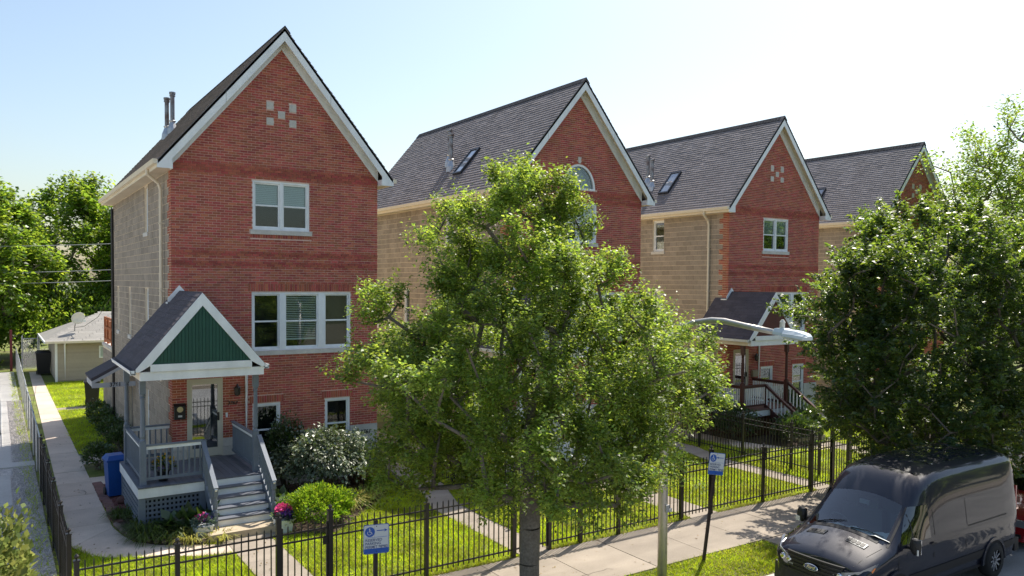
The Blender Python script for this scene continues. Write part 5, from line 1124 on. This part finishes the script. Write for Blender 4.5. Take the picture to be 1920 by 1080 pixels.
text('badge_script', 'Ford', .085, chrome, bd, (-.019,0,.004), (math.pi/2,0,-math.pi/2), .002, 'CENTER', .45, .001)
for s_ in (1,-1):       # headlamps swept back round the corner
    pts = [(.40,.80),(.62,.84),(.84,.90),(.99,1.03)]; lo = [(.44,.66),(.62,.66),(.80,.70),(.93,.83)]; k = MB()
    xo = lambda y: front(y)-.085 + (.0 if y < .85 else (y-.85)*1.4)
    Q = [(xo(y)+.08*(z-.45), s_*y, z+.03) for y, z in pts]; R_ = [(xo(y)+.06*(z-.45)-.01, s_*y, z+.03) for y, z in lo]
    for i in range(3): k.prism([R_[i], R_[i+1], Q[i+1], Q[i]], (.09,0,0))
    h = k.build('headlamp', M('lamp_shell', (.30,.31,.33), .15, metal=.3, coat=1), V)
    for y, r in ((.53,.055),(.70,.062)):
        kk = MB(); kk.lathe((xo(y)+.015, s_*y, .79),[(.001,-.02),(r*.5,-.026),(r,-.012),(r,.03)],14,'x'); kk.build('reflector', chrome, h, smooth=True)
    kk = MB(); kk.prism([(xo(.88)-.004,s_*.87,.80),(xo(.96)-.004,s_*.95,.92),(xo(.99),s_*.985,1.0),(xo(.92)+.05,s_*.93,.83)],(.03,s_*.012,0)); kk.build('indicator', M('amber', (.75,.20,.02), .3, coat=1), h)
# side glass, trim, mirrors, wheels
def sidepanel(name, m, x0, x1, z0, z1, off, s_, tf=0, n=5, cut=0):
    k = MB(); yy = lambda x, z: float(np.interp(z, [q[1] for q in section(x)[:NS]], [q[0] for q in section(x)[:NS]]))
    for i in range(n):
        for j in range(4):
            X = lambda i_, j_: x0+(x1-x0)*i_/n + (tf*j_/4*(1-i_/n))
            Z = lambda i_, j_: z0+(z1-z0)*j_/4 - cut*(1-i_/n)*j_/4
            q = [(X(a,c), s_*(yy(X(a,c),Z(a,c))+off), Z(a,c)) for a, c in ((i,j),(i+1,j),(i+1,j+1),(i,j+1))]; k.quad(*q)
    return weld_build(k, name, m, V)
for s_ in (1,-1):
    sidepanel('side_window', side_gl, 1.20, 2.22, 1.26, 1.86, .006, s_, .50, 6)
    sidepanel('side_trim', rub, .62, 5.9, .50, .66, .012, s_, 0, 20)
    sidepanel('sill', rub, 1.0, 5.4, .30, .36, .006, s_, 0, 12)
    for x in (2.36, 3.62): sidepanel('door_seam', rub, x, x+.02, .40, 2.18, .002, s_, 0, 1)
    sidepanel('door_seam', rub, 1.12, 1.132, .45, 1.2, .002, s_, 0, 1); sidepanel('slide_rail', rub, 3.66, 5.3, 1.245, 1.27, .004, s_, 0, 6)
    sidepanel('window_divider', rub, 1.62, 1.645, 1.26, 1.74, .009, s_, 0, 1); sidepanel('door_handle', rub, 2.20, 2.36, 1.12, 1.16, .03, s_, 0, 2)
    k = MB(); y = .98; k.bar((1.42,s_*(y-.04),1.20),(1.36,s_*(y+.16),1.22),.05,.05); k.build('mirror_arm', rub, V)
    k = MB(); k.sphere((0,0,0), .17, 12, 8); k.v = [(x*.50, y_*.62, z*1.0+.02) for x, y_, z in k.v]; k.v = [(max(min(x,.05),-.08), max(min(y_,.10),-.10), max(min(z,.16),-.14)) for x, y_, z in k.v]
    m_ = k.build('mirror', rub, V, smooth=False); m_.location = (1.32, s_*1.20, 1.27)
    MB().box((.03,-.085,-.12),(.056,.085,.14)).build('mirror_glass', chrome, m_); MB().box((-.085,s_*.03-.04,-.12),(-.06,s_*.09,-.02)).build('mirror_indicator', M('clear_lens', (.75,.74,.70), .2), m_)
    for x in (1.05, 4.80):
        W = empty('wheel', (x, s_*.90, .36), 0, V)
        k = MB(); k.lathe((0,0,0),[(.22,-.11),(.33,-.115),(.355,-.08),(.36,0),(.355,.08),(.33,.115),(.22,.11)],28,'y',False); k.build('tyre', tyre_m, W, smooth=True)
        k = MB(); k.lathe((0,0,0),[(.215,s_*.095),(.225,s_*.10),(.225,s_*.02),(.10,s_*.03),(.05,s_*.07),(.001,s_*.07)],24,'y',False); k.build('rim', M('rim_dark', (.10,.10,.11), .4, metal=.8), W, smooth=True)
        k = MB()
        for a in np.linspace(0,2*math.pi,11)[:-1]: k.bar((.05*math.cos(a), s_*.075, .05*math.sin(a)), (.215*math.cos(a), s_*.09, .215*math.sin(a)), .036, .02, (0,1,0))
        stuff(k.build('spokes', M('alloy', (.62,.63,.65), .25, metal=.9), W))
        k = MB(); n = 14
        for i in range(n):        # dark half-disc painted as the shaded arch hollow, and its lip
            a0, a1 = math.pi*i/n, math.pi*(i+1)/n; r0, r1 = .0, .455
            k.prism([(x+r1*math.cos(a0), s_*.965, .33+r1*math.sin(a0)), (x+r1*math.cos(a1), s_*.965, .33+r1*math.sin(a1)), (x, s_*.965, .33)], (0, s_*.052, 0))
        k.build('arch_shade', unlit_hollow, V)
        W.location = (x, s_*.955, .36)
        k = MB()
        for i in range(n):
            a0, a1 = math.pi*i/n, math.pi*(i+1)/n; Pq = lambda r, a: (x+r*math.cos(a), s_*1.0, .33+r*math.sin(a)); k.prism([Pq(.45,a0),Pq(.51,a0),Pq(.51,a1),Pq(.45,a1)],(0,s_*.035,0))
        k.build('arch_lip', navy, V)
    k = MB(); k.box((5.93,s_*.80,.95),(5.985,s_*.93,1.75)); k.build('tail_lamp', M('tail_red', (.35,.01,.01), .2, coat=1), V)
k = MB(); k.box((5.9,-.95,.34),(6.08,.95,.62)); k.build('rear_bumper', rub, V)
for x in (2.35,3.0,3.7,4.4,5.1):       # pressed roof ribs
    k = MB(); k.prism([(x,-.60,2.30 if False else pl(x,TOP)-.030),(x+.03,-.60,pl(x,TOP)-.030),(x+.03,-.2,pl(x,TOP)-.001),(x,-.2,pl(x,TOP)-.001)],(0,0,.006)); k.prism([(x,.60,pl(x,TOP)-.030),(x+.03,.60,pl(x,TOP)-.030),(x+.03,.2,pl(x,TOP)-.001),(x,.2,pl(x,TOP)-.001)],(0,0,.006)); k.prism([(x,-.2,pl(x,TOP)-.001),(x+.03,-.2,pl(x,TOP)-.001),(x+.03,.2,pl(x,TOP)-.001),(x,.2,pl(x,TOP)-.001)],(0,0,.006)); k.build('roof_rib', navy, V)
MB().lathe((2.35,.3,pl(2.35,TOP)-.01),[(.05,0),(.035,.03),(.006,.05),(.004,.32)],8).build('aerial', rub, V)
# ------------------------------------------------------------------ red car behind the van
R = thing('car', 'red car parked behind the van at the right edge', 'car', (19.35, 8.85, -.3)); redp = M('red_paint', (.30,.008,.014), .25, coat=1)
TOP2 = [(0,.62),(.1,.72),(.5,.86),(1.1,.98),(1.3,1.05),(1.9,1.42),(2.4,1.48),(3.4,1.45),(4.0,1.10),(4.4,1.02),(4.6,.85)]; W2 = [(0,.62),(.1,.74),(.4,.84),(1,.9),(3.8,.9),(4.4,.82),(4.6,.66)]
k = MB(); ss = sorted({0,.05,.1,.3,.5,.8,1.1,1.3,1.6,1.9,2.4,2.9,3.4,3.7,4.0,4.2,4.4,4.5,4.6}); sec2 = []
for x in ss:
    zt, w_ = pl(x,TOP2), pl(x,W2); b_ = min(.92, zt-.06); g_ = w_-(.22 if zt > 1.1 else .03); sec2.append([(w_-.05,.22),(w_,.45),(w_,.7 if b_ > .75 else b_-.05),(w_-.02,b_),(g_+.02,zt-.10 if zt > 1.1 else b_+.03),(g_-.08,zt-.02),(.3,zt),(0,zt+.005)])
for s_ in (1,-1):
    for i in range(len(ss)-1):
        for j in range(7): k.quad(*[(ss[a], s_*sec2[a][c][0], sec2[a][c][1]) for a, c in ((i,j),(i+1,j),(i+1,j+1),(i,j+1))])
weld_build(k, 'body', redp, R)
for s0, nm in ((0, 'front_panel'), (-1, 'rear_panel')):
    k = MB(); k.quad(*[(ss[s0], y, z) for y, z in sec2[s0]]+[(ss[s0], -y, z) for y, z in sec2[s0][::-1][1:]]); k.build(nm, redp, R)
k = MB(); k.prism([(1.36,-.72,1.07),(1.36,.72,1.07),(1.86,.60,1.41),(1.86,-.60,1.41)],(-.03,0,.03)); k.build('windscreen', side_gl, R)
for s_ in (1,-1):
    k = MB(); k.prism([(1.5,s_*.885,.95),(3.7,s_*.885,.95),(3.35,s_*.70,1.38),(2.0,s_*.70,1.38)],(0,s_*.03,.01)); k.build('side_window', side_gl, R)
    k = MB(); k.box((-.03,s_*.42,.55),(.12,s_*.70,.70)); k.build('headlamp', M('lamp_shell', (.3,.31,.33), .15), R)
    for x in (.85,3.65): 
        k = MB(); k.lathe((x,s_*.80,.32),[(.20,-.11),(.31,-.11),(.32,0),(.31,.11),(.20,.11)],20,'y'); w_ = k.build('wheel', tyre_m, R, smooth=True); k = MB(); k.lathe((x,s_*.91,.32),[(.001,.0),(.20,.0),(.20,.01)],16,'y'); k.build('rim', M('alloy', (.62,.63,.65), .25, metal=.9), w_)
k = MB(); k.box((-.045,-.26,.40),(-.02,.26,.52)); k.build('number_plate', M('sign_white', (.66,.68,.70), .35), R); MB().box((-.03,-.55,.30),(.02,.55,.38)).build('lower_grille', rub, R)
# ------------------------------------------------------------------ lettering becomes mesh
dg = bpy.context.evaluated_depsgraph_get()
for o in [o for o in SC.objects if o.type == 'FONT']:
    me = bpy.data.meshes.new_from_object(o.evaluated_get(dg)); n = o.name; par, lo, ro_, cu = o.parent, o.location.copy(), o.rotation_euler.copy(), o.data
    bpy.data.objects.remove(o); bpy.data.curves.remove(cu); link(n, me, par, lo, ro_)
